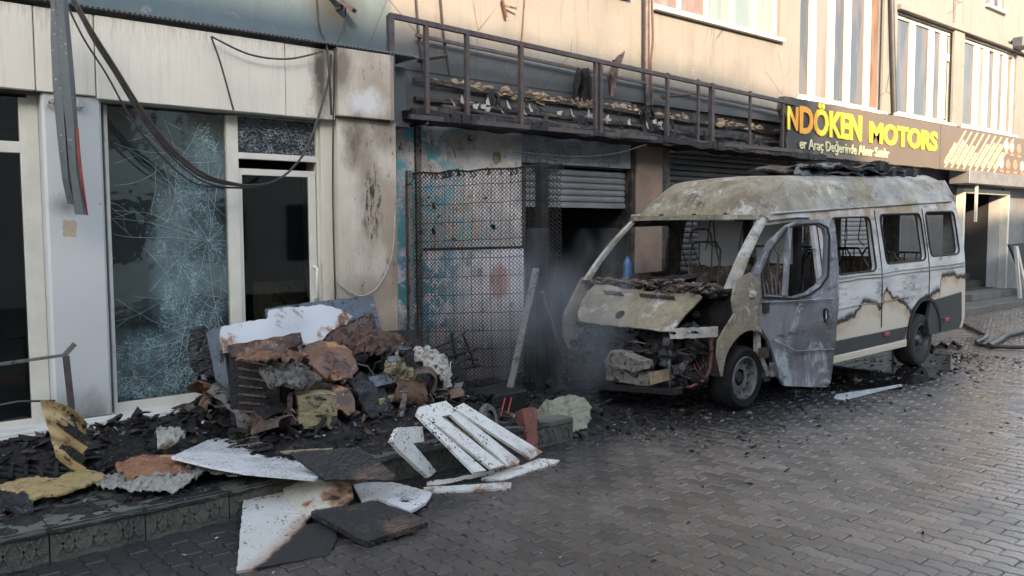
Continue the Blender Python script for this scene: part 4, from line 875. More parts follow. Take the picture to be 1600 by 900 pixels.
# ------------------------------------------------------------------ wire fence
fen = thing('wire_fence', 'black chain link fence panel on posts, leaning in front of the burnt mural wall', 'fence', (5.7, -.7, .0))
A = Vector((5.13, -.22, 0)); Bq = Gp(847, 612, .0); Bt = Wp(846, 258, Bq.y); Cq = Bq + (Bq-A)*.13; Cq.z = 0
zA = Wp(640, 270, -.22).z; zB = Bt.z
def fp(u, v):                                           # u along the fence, v up, v in 0..1
    b = A.lerp(Bq, u); zt = zA+(zB-zA)*u + .012*math.sin(u*23); q = Vector((b.x, b.y, b.z+(zt-b.z)*v)); q.y += .05*math.sin(u*3)*math.sin(v*3); return q
M().bar(A, Vector((A.x, A.y, zA+.02)), .055).obj('fence_post', MAT['ashplank'], fen)
M().bar(Bq, Vector((Bq.x, Bq.y, zB+.03)), .11, .09).bar(Bq+Vector((.07,.05,0)), Vector((Bq.x+.09, Bq.y+.05, zB)), .03).obj('fence_post', MAT['char'], fen)
m = M(); cols = 40; rows = 27; us = 1.14
for c in range(cols):
    pts = []
    for r_ in range(rows*2+1): pts.append(fp((c + (r_ % 2) + .5*0)/cols*us, r_/(rows*2)*.985+.01) + Vector((0, -.008 if r_ % 2 else .008, 0)))
    m.tube(pts, .0052, 3, False)
    pts = [fp((c + 1 - (r_ % 2))/cols*us, r_/(rows*2)*.985+.01) + Vector((0, .008 if r_ % 2 else -.008, 0)) for r_ in range(rows*2+1)]; m.tube(pts, .0052, 3, False)
m.obj('chain_link', MAT['wire'], fen, kind='stuff')
m = M()
for c in range(16): m.tube([fp(c/16*us, v)+Vector((0,.03,0)) for v in (.01,.5,.985)], .0024, 3, False)
for r_ in range(12): m.tube([fp(u*us/8, .03+r_*.082)+Vector((0,.033,0)) for u in range(9)], .004, 3, False)
m.obj('welded_grid', MAT['wire'], fen, kind='stuff')
m = M()
for k in range(40):
    u = random.random()*us; a = fp(u, .99); m.tube([a, a+Vector((.02,0,.025)), a+Vector((.05,0,-.03)), a+Vector((.02,0,-.05))], .009, 3)
m.obj('twisted_top_wire', MAT['wire'], fen, kind='stuff')
M().tube([fp(u*us/10, .995) for u in range(11)], .010, 5).obj('top_wire', MAT['wire'], fen)
solo('leaning_plank', M().bar(Gp(790,640,.02), Wp(838,420,-1.25), .07, .035), MAT['ashplank'], 'ash grey plank leaning left against the dark fence post', 'plank', bevel=.004)
solo('leaning_plank', M().bar(Gp(893,604,.0), Wp(846,455,-1.3), .035, .03), MAT['ashplank'], 'thin pale stick leaning right against the dark fence post', 'plank', bevel=.004)
solo('leaning_plank', M().bar(Gp(868,612,.0), Wp(848,440,-1.28), .09, .02), MAT['char'], 'black charred board standing at the foot of the dark fence post', 'plank')


# ------------------------------------------------------------------ burnt minibus
VYAW, VPIT = .00572, .012
vX = Vector((math.cos(VYAW)*math.cos(VPIT), math.sin(VYAW)*math.cos(VPIT), math.sin(VPIT))); vY = Vector((-math.sin(VYAW), math.cos(VYAW), 0)); vZ = vX.cross(vY)
vO = Vector((7.0934, -3.2164, -.00465+.004))
van = bpy.data.objects.new('burnt_minibus', None); COL.objects.link(van)
van.matrix_world = Matrix(((vX.x, vY.x, vZ.x, vO.x), (vX.y, vY.y, vZ.y, vO.y), (vX.z, vY.z, vZ.z, vO.z), (0,0,0,1)))
tag(van, 'burnt out high roof white minibus with open driver door and destroyed nose', 'van')
def toL(P): d = P-vO; return Vector((d.dot(vX), d.dot(vY), d.dot(vZ)))
def VV(px, py, y): return toL(onp(px, py, vO+vY*y, vY))
def VX(px, py, x): return toL(onp(px, py, vO+vX*x, vX))
def VZ(px, py, z): return toL(onp(px, py, vO+vZ*z, vZ))
def Vn(m, name, mat, parent=None, **k): return m.obj(name, MAT[mat] if isinstance(mat, str) else mat, parent or van, local=True, **k)
WD = 2.05
def inset(z):                                            # tumblehome of the side above the belt, slight tuck below
    return .02*max(0, (.5-z)/.3) + .13*max(0, (z-1.15)/.85)**1.25
def sidewarp(sgn_, c0):
    pass
def side(outer, holes, far=False, th=.035, dent=.006, y=0.):
    """Body skin from an (x,z) outline; the skin follows the tumblehome."""
    pts = [Vector((x, 0, z)) for x, z in outer]; c = sum(pts, Vector())/len(pts); m = M(); m.slab(pts, th, holes=[[(x, 0, z) for x, z in h] for h in holes], cut=.16, nrm=(0,-1,0))
    for v in m.v:
        k = 1 if v.y > -1e-6 and v.y < th*.5 else 1
        yy = v.y + inset(v.z) + y + dent*noise.noise(Vector((v.x*2.2, v.z*2.2, 4 if far else 1)))*2
        v.y = WD-yy if far else yy
        v.z += .008*max(0, v.x)
    if far: m.f = [tuple(reversed(f)) for f in m.f]
    return m
def bodyside_mat():
    t = NT('burnt_side_paint'); o = t.ob; x = t.xyz(o)
    bpts = [(1305,507),(1327,497),(1347,473),(1362,477),(1373,486),(1381,456),(1393,470),(1407,474),(1420,490),(1435,474),(1447,466),(1463,457),(1470,434),(1484,431),(1496,436)]
    st = []
    for px_, py_ in bpts:
        p = VV(px_, py_, .03); st.append(((p.x-1)/4.6, p.z/2.5))
    st.sort(); hgt = t.ramp(t.ma('ADD', t.ma('DIVIDE', t.ma('SUBTRACT', x[0], 1), 4.6), t.ma('MULTIPLY', t.ma('SUBTRACT', t.noise(5, 5, .65, o), .5), .07)), st, 'EASE')
    d = t.ma('SUBTRACT', t.ma('DIVIDE', x[2], 2.5), hgt); d = t.ma('ADD', d, t.ma('MULTIPLY', t.ma('SUBTRACT', t.noise(9, 8, .75, o), .5), .05))
    paint = t.mix(t.noise(1.2, 3, .5, o), (.66,.61,.50), (.60,.54,.42))
    paint = t.mix(t.ma('MULTIPLY', t.ramp(t.ma('ADD', d, .06), [(0, 0), (.05, .8)]), t.ramp(t.noise(4, 4, .6, o), [(.4, .2), (.6, 1)])), paint, (.40,.23,.10))
    ash = t.mix(t.ramp(t.noise(1.9, 6, .65, t.scale((.6,1,1.4), o)), [(.36, 0), (.62, 1)]), (.40,.42,.43), (.64,.64,.62))
    ash = t.mix(t.ma('MULTIPLY', t.step(t.noise(3.1, 8, .8, t.scale((.5,1,1.8), o)), .52, .60), .7), ash, (.15,.15,.16))
    ash = t.mix(t.step(t.noise(5, 8, .8, t.scale((.7,1,1.5), o)), .63, .68), ash, (.05,.05,.05))
    rz = t.ramp(t.ma('DIVIDE', x[2], 2.5), [(.62, 0), (.72, 1)])
    ash = t.mix(t.ma('MULTIPLY', rz, t.step(t.noise(1.8, 6, .7, o), .42, .58)), ash, (.33,.25,.17))
    ash = t.mix(t.ma('MULTIPLY', t.blob_(x, (2.75, 1.75), (.18,.55)), .7), ash, (.24,.17,.11)) if hasattr(t, 'blob_') else ash
    col = t.mix(t.ramp(t.ma('ADD', d, .5), [(.497, 0), (.503, 1)]), paint, (.035,.026,.02))
    col = t.mix(t.ramp(t.ma('ADD', d, .5), [(.516, 0), (.534, 1)]), col, ash)
    ro = t.ramp(t.ma('ADD', d, .5), [(.49, .28), (.51, .75)])
    t.bump(t.noise(8, 8, .75, o), .010, .6); return t.out(col, ro)
MAT['bodyside'] = bodyside_mat()
RW, RR = 3.93, .46
top_z = lambda x: 1.925 + .026*(x-.46)
arch = circ(RW, .36, RR, 14, 180, 0)
out_ = [(1.30,.27),(3.93-RR-.0,.30)] + arch + [(4.41,.30),(5.18,.31),(5.22,.45),(5.22,.9),(5.20,1.3),(5.17,1.9),(5.12,top_z(5.12))] + [(x, top_z(x)) for x in (4,3,2,1.2,.75)] + [(.46,1.90),(.50,1.86),(1.0,1.885),(1.26,1.88),(1.30,1.8)]
hol = [rrect(1.72,2.60,1.24,1.865,.06), rrect(2.87,3.96,1.30,1.89,.07), rrect(4.12,5.02,1.335,1.905,.07)]
Vn(side(out_, hol), 'body_side', 'bodyside', smooth=35)
out_f = [(-.05,.35),(.3,.30),(3.4,.30)] + arch + [(4.41,.30),(5.18,.31),(5.22,.9),(5.12,top_z(5.12))] + [(x, top_z(x)) for x in (4,3,2,1.2,.75)] + [(.46,1.90),(.1,1.6),(-.15,1.28)]
holf = [rrect(.42,1.22,1.24,1.80,.06), rrect(1.5,2.60,1.20,1.865,.07), rrect(2.87,3.96,1.30,1.89,.07), rrect(4.12,5.02,1.335,1.905,.07)]
Vn(side(out_f, holf, far=True), 'far_body_side', 'char2', smooth=35)
for xs_, z0_, z1_ in ((2.74,.55,1.93),(4.04,.82,1.95),(1.38,.30,1.86)):
    m = M()
    for q in range(8):
        za_ = z0_+(z1_-z0_)*q/8; zb3 = z0_+(z1_-z0_)*(q+1)/8; m.bar((xs_, inset(za_)-.008, za_+.008*xs_), (xs_, inset(zb3)-.008, zb3+.008*xs_), .012, .006, (0,1,0))
    Vn(m, 'panel_seam', 'char')
for z_, x0_, x1_ in ((1.16,1.42,5.15),(.86,1.42,3.5),(1.20,1.42,5.15)):
    m = M()
    for q in range(14):
        xa_ = x0_+(x1_-x0_)*q/14; xb_ = x0_+(x1_-x0_)*(q+1)/14; f_ = lambda x: (x, inset(z_)-.005+.006*noise.noise(Vector((x*3, z_, 0))), z_+.008*x+.01*noise.noise(Vector((x*2, 5, z_))))
        m.bar(f_(xa_), f_(xb_), .014, .008)
    Vn(m, 'body_crease', 'vanash')
# window frames inside edge
for h in hol[:]:
    m = M(); pts = [Vector((x, inset(z)-.006, z+.008*x)) for x, z in h]; m.tube(pts+[pts[0]], .012, 5); Vn(m, 'window_seal', 'char')
# roof shell: stations (x, gutter z, crown z, edge inset)
sts = [(.44,1.90,1.915,.17),(.49,1.905,2.00,.17),(.57,1.91,2.12,.165),(.68,1.915,2.22,.16),(.82,1.92,2.295,.15),(1.0,1.935,2.335,.14),(1.25,1.945,2.355,.135),(1.8,1.96,2.365,.13),(2.4,1.975,2.375,.13),(3.0,1.99,2.385,.13),(3.6,2.01,2.40,.13),(4.2,2.02,2.415,.13),(4.8,2.04,2.43,.13),(5.0,2.045,2.42,.13),(5.14,2.05,2.38,.15),(5.22,2.05,2.25,.18)]
def roofp(i, v):
    f = i*(len(sts)-1); k = min(int(f), len(sts)-2); t = f-k; a, b = sts[k], sts[k+1]; x, g, cr, ins = (a[j]+(b[j]-a[j])*t for j in range(4))
    g = g if x > .75 else g
    s_ = v*2-1; ins2 = ins
    # side wall of the roof leans in, then rounds to the crown
    q = abs(s_); H = cr-g
    if q > .86: w_ = (1-q)/.14; yy = ins2 + .13*w_*1.0; z = g + H*.70*w_
    elif q > .66: w_ = (.86-q)/.20; a_ = w_*math.pi/2; yy = ins2+.13+.14*math.sin(a_)*1.0*(1-.0)+.06*w_; z = g+H*(.70+.26*math.sin(a_))
    else: w_ = q/.66; yy = None; z = g+H*(.96+.04*(1-w_*w_))
    yend = ins2+.13+.14+.06
    y = (yy if yy is not None else yend + (WD/2-yend)*(1-q/.66)) ; y = y if s_ < 0 else WD-y
    d = .012*noise.noise(Vector((x*2, y*2, 3)))+.006*noise.noise(Vector((x*6, y*6, 1)))
    rib = .010*max(0, math.cos((x-1.6)*math.pi*2/.75))**8 if x > 1.3 and q < .95 else 0
    return (x, y, z+d+rib+.008*x)
Vn(M().grid(roofp, 90, 44), 'roof', 'vanroof', smooth=50)
Vn(M().grid(lambda u, v: Vector(roofp(.02+u*.96, .06+v*.88))+Vector((0,0,-.05)), 30, 16), 'roof_lining', 'char', smooth=50)
m = side([(1.34,.42),(3.44,.42),(3.5,.9),(4.4,.9),(5.1,.9),(5.1,1.9),(1.34,1.88)], hol, th=.01); m.v = [v+Vector((0,.045,0)) for v in m.v]; Vn(m, 'inner_lining', 'char', smooth=35)
m = M().tube([(x, inset(top_z(x))-.012, top_z(x)+.006+.008*x) for x in [.5+i*.25 for i in range(19)]], .014, 5); Vn(m, 'roof_gutter', 'vanash')
m = M().tube([(x, WD-inset(top_z(x))+.012, top_z(x)+.006+.008*x) for x in [.5+i*.5 for i in range(10)]], .014, 5); Vn(m, 'roof_gutter', 'vanash')
Vn(M().slab([(5.21,.10,.35),(5.21,WD-.1,.35),(5.20,WD-.15,2.1),(5.19,WD-.3,2.38),(5.19,.3,2.38),(5.20,.15,2.1)], .03, holes=[[(5.21,.3,1.3),(5.21,.9,1.3),(5.2,.9,1.9),(5.2,.3,1.9)],[(5.21,1.15,1.3),(5.21,1.8,1.3),(5.2,1.8,1.9),(5.2,1.15,1.9)]]), 'rear_doors', 'vanash')
# windscreen header, pillars
def strap(pts, w_, th, up_=(0,1,0)):
    m = M()
    for i in range(len(pts)-1): m.bar(pts[i], pts[i+1], w_, th, up_)
    return m
Vn(strap([(.44,.17,1.90),(.40,.6,1.905),(.39,1.02,1.905),(.40,1.45,1.905),(.44,1.88,1.90)], .07, .05, (0,0,1)), 'windscreen_header', 'vanfront')
def pillar_strip(a, b, wa, wb, y, far=False, th=.07, bend=.05):
    m = M(); n = 10
    for i in range(n+1):
        t = i/n; x = a[0]+(b[0]-a[0])*t - bend*math.sin(t*math.pi); z = a[1]+(b[1]-a[1])*t; yy = y + inset(z); w_ = wa+(wb-wa)*t
        if far: yy = WD-yy
        sg = -1 if far else 1
        m.v += [Vector((x-w_*.5, yy+sg*.03, z)), Vector((x, yy, z)), Vector((x+w_*.5, yy+sg*.004, z)), Vector((x+w_*.45, yy+sg*th, z)), Vector((x-w_*.4, yy+sg*th, z))]
    for i in range(n):
        for k in range(5): m.f.append((i*5+k, i*5+(k+1) % 5, i*5+5+(k+1) % 5, i*5+5+k))
    return m
Vn(pillar_strip((-.22,1.22), (.50,1.90), .17, .11, .03), 'windscreen_pillar', 'vanash', fixn=True, smooth=40)
Vn(pillar_strip((-.24,1.22), (.48,1.90), .10, .08, .03, True), 'windscreen_pillar', 'vanash', fixn=True, smooth=40)
# quarter light strut and door opening surround
Vn(strap([(.20,.06,1.22),(.24,.07,.55),(.40,.06,.30)], .06, .05), 'door_hinge_post', 'vanash')
Vn(strap([(.5,.16,1.84),(.95,.16,1.87),(1.3,.16,1.86)], .05, .03), 'door_top_rail', 'vanash')
# fender with wheel arch
ar = circ(.0, .36, .44, 12, 175, 25)
fe = [(-.52,.60),(-.45,.40)] + ar + [(.42,.60),(.30,.9),(.22,1.24),(.05,1.36),(-.22,1.30),(-.30,1.12),(-.27,.98),(-.40,.86),(-.50,.75)]
Vn(side(fe, [], th=.02, dent=.012), 'front_fender', 'vanfront', smooth=40)
fef = [(-.55,.60),(-.45,.40)] + ar + [(.42,.60),(.2,1.28),(-.25,1.24),(-.42,1.02),(-.55,.85)]
Vn(side(fef, [], th=.02, dent=.012, far=True), 'front_fender', 'vanash', smooth=40)
m = M().grid(lambda u, v: (.0+.43*math.cos(math.pi*(.02+.96*u)), .05+v*.35, .36+.43*math.sin(math.pi*(.02+.96*u))), 16, 3); Vn(m, 'wheel_well', 'char')
m = M().grid(lambda u, v: (3.93+.45*math.cos(math.pi*u), .05+v*.35, .36+.45*math.sin(math.pi*u)), 16, 3); Vn(m, 'wheel_well', 'char')
# bonnet: photo outline carried onto a sloping bonnet plane, curled at its burnt edge
hA = VX(917,440,-.28); hB = VX(1092,462,-.28); hC = VX(900,498,-.66)
pn = (hB-hA).cross(hC-hA).normalized()
def hp(px_, py_): return toL(onp(px_, py_, vO+vX*hA.x+vY*hA.y+vZ*hA.z, (vX*pn.x+vY*pn.y+vZ*pn.z)))
hood = [hp(*q) for q in ((930,444),(960,447),(1010,455),(1060,458),(1088,455),(1096,462),(1082,478),(1070,490),(1058,505),(1052,516),(1030,517),(990,512),(950,508),(905,502),(902,490),(910,470))]
def hoodwarp(u, v): return .014*noise.noise(Vector((u*3.5, v*3.5, 1))) - .05*max(0, u-.35)**1 + .004*noise.noise(Vector((u*9, v*9, 2)))
mh = van_ash('burnt_bonnet_metal', 1.05)
hd = Vn(M().slab(hood, .015, jag=.008, cut=.07, warp=hoodwarp, sub=.08, nrm=(0,0,1)), 'bonnet', mh, smooth=40)
nh = Vector(pn) if pn.z > 0 else -Vector(pn)
for x0_, n_ in ((944, 9), (1000, 8), (1028, 8)):
    for i in range(n_):
        a = hp(x0_+i*3.4, 455 + (x0_-944)*.08+i*.25)+nh*.010; b = hp(x0_+i*3.4+3, 461+(x0_-944)*.08+i*.25)+nh*.010
        Vn(M().bar(a, b, .010, .012), 'bonnet_vent', 'char', hd)
c = hp(969, 492)+nh*.004; Vn(M().lathe([(0,.006),(.04,.006),(.055,.004),(.06,-.02)], c, nh, 16), 'badge_recess', 'char', hd)
# cowl and dashboard wreck, engine bay
m = M()
for i in range(170): m.rock((random.uniform(-.30,-.02), random.uniform(.12,1.93), random.uniform(1.14,1.245)), random.uniform(.012,.045), i, (1.6,1.2,.6), 1, .9)
Vn(m, 'cowl_wreck', 'cowl', kind='stuff')
m = M()
for i in range(50): m.rock((random.uniform(-.1,.3), random.uniform(.2,1.85), random.uniform(1.0,1.26)), random.uniform(.04,.11), i+90, (1.2,1,.6), 1, .8)
Vn(m, 'dashboard_remains', 'char', kind='stuff')
Vn(M().box(-.04,.0,.15,1.9,.4,1.18), 'bulkhead', 'char')
m = M()
for i in range(90):
    x = random.uniform(-.55,-.08); m.rock((x, random.uniform(.2,1.8), random.uniform(.4, 1.12+(x+.28)*.95-.13)), random.uniform(.03,.09), i+200, (1,1,.8), 1, .9)
Vn(m, 'engine', 'char', kind='stuff', smooth=30)
m = M()
for i in range(14):
    a = Vector((random.uniform(-.55,-.2), random.uniform(.3,1.6), random.uniform(.4,.75))); b = a+Vector((random.uniform(-.15,.15), random.uniform(-.5,.5), random.uniform(-.3,.1))); m.tube([a, (a+b)/2+Vector((-.08,0,.07)), b], .014, 6)
Vn(m, 'engine_hoses', 'blacksteel', kind='stuff')
m = M()
for i in range(170):
    x = random.uniform(-.68,-.35); m.rock((x, random.uniform(.2,1.85), random.uniform(.28, min(.86, 1.12+(x+.28)*.95-.12))), random.uniform(.02,.06), i+600, (1,1.3,.8), 1, 1.0)
Vn(m, 'crushed_grille', 'char', kind='stuff')
m = M()
for i in range(40):
    a = Vector((random.uniform(-.72,-.45), random.uniform(.2,1.8), random.uniform(.35,.68))); b = a+Vector((random.uniform(-.08,.08), random.uniform(-.35,.35), random.uniform(-.3,.1))); m.tube([a, (a+b)/2+Vector((-.04,0,random.uniform(-.05,.05))), b], random.uniform(.004,.013), 5)
Vn(m, 'grille_remains', 'char2', kind='stuff')
Vn(M().rock((-.42,.75,.55), .16, 3, (1,1.2,.9), 2, .5), 'engine_block', 'char2')
# front cross member with oval holes, struts, bumper beam pieces
x_ = -.55
def fx(px_, py_, x=x_): return VX(px_, py_, x)
m = M().slab([fx(1050,513),(fx(1122,510)),fx(1122,526),fx(1052,529)], .05, jag=.004, holes=[[fx(1056+6*math.cos(a), 520+2.6*math.sin(a)) for a in [k*.8 for k in range(8)]], [fx(1090+7*math.cos(a), 519+2.4*math.sin(a)) for a in [k*.8 for k in range(8)]]])
Vn(m, 'front_crossmember', 'vanash')
Vn(M().slab([fx(1042,525,-.5),fx(1051,528,-.5),fx(1055,560,-.5),fx(1050,574,-.5),fx(1034,570,-.5)], .05, jag=.004), 'front_strut', 'rimash')
Vn(M().slab([fx(905,512,-.6),fx(916,512,-.6),fx(908,545,-.6),fx(896,552,-.6)], .04, jag=.004), 'front_strut', 'rimash')
Vn(M().slab([fx(958,568,-.75),fx(970,545,-.75),fx(988,548,-.75),fx(1020,562,-.75),fx(1022,574,-.75),fx(1010,578,-.75)], .16, jag=.01, cut=.06, warp=lambda u,v:.03*noise.noise(Vector((u*6,v*6,1)))), 'bumper_beam', 'dirtyplastic')
Vn(M().slab([fx(956,569,-.74),fx(1010,577,-.74),fx(1024,582,-.74),fx(1024,601,-.74),fx(1015,600,-.74),fx(958,592,-.74)], .10, jag=.006), 'bumper_panel', 'dirtyplastic')
Vn(M().slab([fx(1024,580,-.78),fx(1046,576,-.78),fx(1046,594,-.78),fx(1026,600,-.78)], .10, jag=.004), 'bumper_end', 'wood')
Vn(M().bar(fx(890,578,-.8), fx(960,588,-.8), .05, .16), 'lower_beam', 'char2'); Vn(M().bar(fx(893,600,-.85), fx(1060,612,-.85), .12, .05), 'front_undertray', 'char')
Vn(M().slab([fx(1050,572,-.45),fx(1080,562,-.45),fx(1083,580,-.45),fx(1062,590,-.45),fx(1050,590,-.45)], .12, jag=.01), 'headlamp_box', 'rimash')
Vn(M().bar(fx(1046,562,-.7), fx(1046,604,-.7), .02), 'hanging_bracket', 'rimash')
Vn(M().tube([fx(1111,528,-.35),fx(1112,555,-.38),fx(1110,578,-.42),fx(1100,594,-.5),fx(1080,604,-.6),fx(1045,609,-.7)], [.024,.022,.02,.018,.014,.010], 8), 'red_hose', 'redwood', smooth=60)
for k in range(4): Vn(M().tube([fx(1082+k*6,532+k*4,-.4), fx(1078+k*7,556+k*3,-.45), fx(1088+k*5,578-k*4,-.5), fx(1100+k*2,592,-.5)], .003, 4), 'loose_wire', ('red','cable2','cable','cable2')[k])
# floor, sill, cladding
Vn(M().box(.0,5.15,.12,WD-.12,.36,.42), 'floor', 'char'); Vn(M().box(.45,1.35,.02,.12,.27,.40), 'door_sill', 'vanash', bevel=.01)
Vn(M().box(1.32,3.42,-.012,.03,.27,.355), 'white_sill', 'vanwhite', bevel=.008)
Vn(M().slab([(1.36,-.012,.365),(3.36,-.012,.37),(3.44,-.012,.52),(1.40,-.012,.52)], .025, nrm=(0,-1,0)), 'side_cladding', 'clad', bevel=.004)
m = M().slab([(VV(px_,py_,-.012)) for px_, py_ in ((1452,523),(1450,500),(1453,484),(1455,470),(1503,456),(1503,500),(1499,513))], .05, nrm=(0,-1,0)); Vn(m, 'rear_corner_cladding', 'clad', bevel=.006)
Vn(M().box(5.18,5.30,.05,WD-.05,.32,.62), 'rear_bumper', 'clad', bevel=.02)
m = M(); pa = circ(RW, .36, RR+.015, 16, 180, 0); pb = circ(RW, .36, RR-.03, 16, 180, 0)
for q in range(16): m.bar((pa[q][0], -.006, pa[q][1]), (pa[q+1][0], -.006, pa[q+1][1]), .045, .03, (0,1,0))
Vn(m, 'wheel_arch_trim', 'char')
for px_, py_ in ((1385,522),(1479,499)): p = VV(px_, py_, -.02); Vn(M().box(p.x-.06,p.x+.06,-.035,-.005,p.z-.022,p.z+.022), 'side_marker', 'red', bevel=.005)
# wheels
def wheel(x, y, z, ash, far=False):
    sg = -1 if not far else 1; ax = (0, sg, 0); c = (x, y, z); R_ = .335 if not ash else .315
    ty = Vn(M().lathe([(.205,.0),(.215,.03),(.28,.045),(R_-.02,.03),(R_,-.01),(R_,-.16),(R_-.02,-.20),(.22,-.21)], c, ax, 40), 'wheel', 'rubber' if ash else 'tyre', smooth=40)
    rm = Vn(M().lathe([(.215,.01),(.215,.03),(.20,.035),(.192,.01),(.188,-.05)], c, ax, 32), 'rim', 'rimash' if ash else 'rimgrey', ty, smooth=40)
    pts = [(x+.19*math.cos(a), y+sg*-.03, z+.19*math.sin(a)) for a in [k*math.pi/16 for k in range(32)]]
    hs = [[(x+.155*math.cos(b)+.018*math.cos(a), y+sg*-.03, z+.155*math.sin(b)+.018*math.sin(a)) for a in [k*math.pi/4 for k in range(8)]] for b in [k*math.pi/6 for k in range(12)]]
    hs.append([(x+.085*math.cos(a), y+sg*-.03, z+.085*math.sin(a)) for a in [k*math.pi/8 for k in range(16)]])
    Vn(M().slab(pts, .012, holes=hs, nrm=ax), 'rim_disc', 'rimash' if ash else 'rimgrey', ty)
    Vn(M().lathe([(0,.02 if not ash else -.03),(.05,.02 if not ash else -.03),(.065,.0 if not ash else -.06),(.09,-.06)], c, ax, 20), 'hub', 'char2' if ash else 'rimgrey', ty, smooth=40)
    return ty
wheel(-.03, .06, .325, True); wheel(3.93, .06, .296, False); wheel(-.03, WD-.06, .325, True, True); wheel(3.93, WD-.06, .296, False, True)
Vn(M().tube([(-.03,.2,.32),(-.03,WD-.2,.32)], .05, 8), 'axle', 'char'); Vn(M().tube([(3.93,.2,.296),(3.93,WD-.2,.296)], .06, 8), 'axle', 'char')
# seat frames inside
def seatframe(x, y, w_=.42, h=1.5, mat='blacksteel', z0=.42):
    m = M(); m.tube([(x,y,z0),(x-.02,y,z0+.38),(x+.05,y,z0+.45),(x+.12,y,h-.1),(x+.12,y+.06,h),(x+.12,y+w_-.06,h),(x+.12,y+w_,h-.1),(x+.05,y+w_,z0+.45),(x-.02,y+w_,z0+.38),(x,y+w_,z0)], .014, 6)
    m.tube([(x+.10,y+.12,z0+.5),(x+.13,y+.12,h)], .009, 5); m.tube([(x+.10,y+w_-.12,z0+.5),(x+.13,y+w_-.12,h)], .009, 5); m.tube([(x-.35,y,z0+.38),(x,y,z0+.38)], .014, 5); m.tube([(x-.35,y+w_,z0+.38),(x,y+w_,z0+.38)], .014, 5)
    for q in range(4): m.tube([(x-.35+q*.1,y,z0+.39),(x-.35+q*.1,y+w_,z0+.39)], .006, 4)
    return Vn(m, 'seat_frame', mat)
seatframe(.95, .35, h=1.58); seatframe(.95, 1.1, .42, 1.62)
m = M().tube([(.99,1.16,1.60),(.99,1.18,1.72),(.99,1.24,1.77),(.99,1.40,1.77),(.99,1.46,1.72),(.99,1.48,1.60)], .013, 6); Vn(m, 'headrest_frame', 'blacksteel')
for sx2 in (2.1, 2.9, 3.7, 4.5):
    for sy2 in (.3, .78, 1.35): seatframe(sx2, sy2, .40, 1.42+random.uniform(-.06,.06), 'char2')
m = M()
for i in range(40): m.rock((random.uniform(.5,5.0), random.uniform(.3,1.8), .44), random.uniform(.05,.16), i+400, (1.3,1,.5), 1, .7)
Vn(m, 'burnt_cabin_debris', 'char', kind='stuff')
m = M()
for i in range(26):
    x = random.uniform(.6, 4.9); y = random.uniform(.25,1.8); m.tube([(x,y,1.95),(x+random.uniform(-.1,.1),y+.03,1.6),(x+random.uniform(-.2,.2),y,1.2+random.random()*.4)], .007, 4)
Vn(m, 'hanging_wires', 'char2', kind='stuff')
Vn(M().slab([(1.55,1.78,1.25),(1.60,1.1,1.25),(1.6,1.1,1.86),(1.55,1.78,1.86)], .02, jag=.004), 'inner_partition', 'fallen'); Vn(M().slab([(1.55,.93,1.38),(1.60,.45,1.36),(1.6,.45,1.86),(1.55,.93,1.86)], .02, jag=.004), 'inner_partition', 'fallen')
Vn(M().bar((1.50,1.02,.42), (1.50,1.02,1.92), .10, .07), 'grab_post', 'char'); Vn(M().bar((1.50,.38,.42), (1.50,.38,1.92), .09, .06), 'grab_post', 'char')
Vn(M().slab([(1.3,.5,.9),(1.3,1.75,.9),(1.45,1.75,1.30),(1.45,.5,1.34)], .05, jag=.02), 'scorched_bulkhead', 'cowl')
# ribs in the front header and the lining hanging behind
for yy in (.6, 1.0, 1.45): Vn(M().bar((.42,yy,1.93), (5.1,yy,2.36), .03), 'roof_bow', 'char')
# open, sagging driver door
hx, hy, ang = .22, -.01, R(24); DL = 1.02
def dpt(s_, z, off=0): return Vector((hx+s_*math.cos(ang)+off*math.sin(ang), hy-s_*math.sin(ang)+off*math.cos(ang)+inset(z+.12)*.9, z))
dn = Vector((-math.sin(ang), -math.cos(ang), 0))
def dpx(px_, py_):
    P0 = vO+vX*hx+vY*hy; n = vX*dn.x+vY*dn.y; return toL(onp(px_, py_, P0, n))
outl = [dpx(*q) for q in ((1180,430),(1186,420),(1215,376),(1243,352),(1262,344),(1300,342),(1314,342),(1318,350),(1316,420),(1310,490),(1305,540),(1298,598),(1292,605),(1250,604),(1226,603),(1218,590),(1212,560),(1200,530),(1186,508),(1176,492),(1174,465))]
hole = [dpx(*q) for q in ((1194,460),(1195,428),(1214,392),(1240,360),(1256,354),(1290,352),(1300,357),(1302,370),(1298,400),(1293,430),(1280,446),(1262,458),(1240,464))]
hole2 = [dpx(*q) for q in ((1286,494),(1287,484),(1292,481),(1297,486),(1298,496),(1295,504),(1289,505))]
m = M().slab(outl, .05, holes=[hole, hole2], cut=.09, warp=lambda u, v: .018*noise.noise(Vector((u*2, v*2, 7)))+.008*noise.noise(Vector((u*8, v*8, 3))), nrm=dn)
for v in m.v:
    v.y += .10*max(0, (v.z-1.05)/.85)
dr = Vn(m, 'driver_door', 'vandoor', smooth=35); dr['label'] = 'open scorched bluish grey driver door'
c = dpx(1292, 493)+dn*.0; Vn(M().box(c.x-.05,c.x+.03,c.y+.03,c.y+.05,c.z-.09,c.z+.09), 'door_handle_cup', 'char', dr)
Vn(M().tube([c+Vector((-.01,-.02,.05)), c+Vector((0,-.05,0)), c+Vector((.0,-.02,-.06))], .022, 8), 'door_handle', 'rimash', dr, smooth=60)
Vn(M().tube([dpx(1186,472)+dn*.03, dpx(1230,470)+dn*.035, dpx(1303,466)+dn*.03], .008, 5), 'door_crease', 'vandoor', dr)
Vn(M().tube([dpx(1205,530)+dn*.03, dpx(1240,548)+dn*.04, dpx(1300,545)+dn*.03], .010, 5), 'door_crease', 'vandoor', dr)
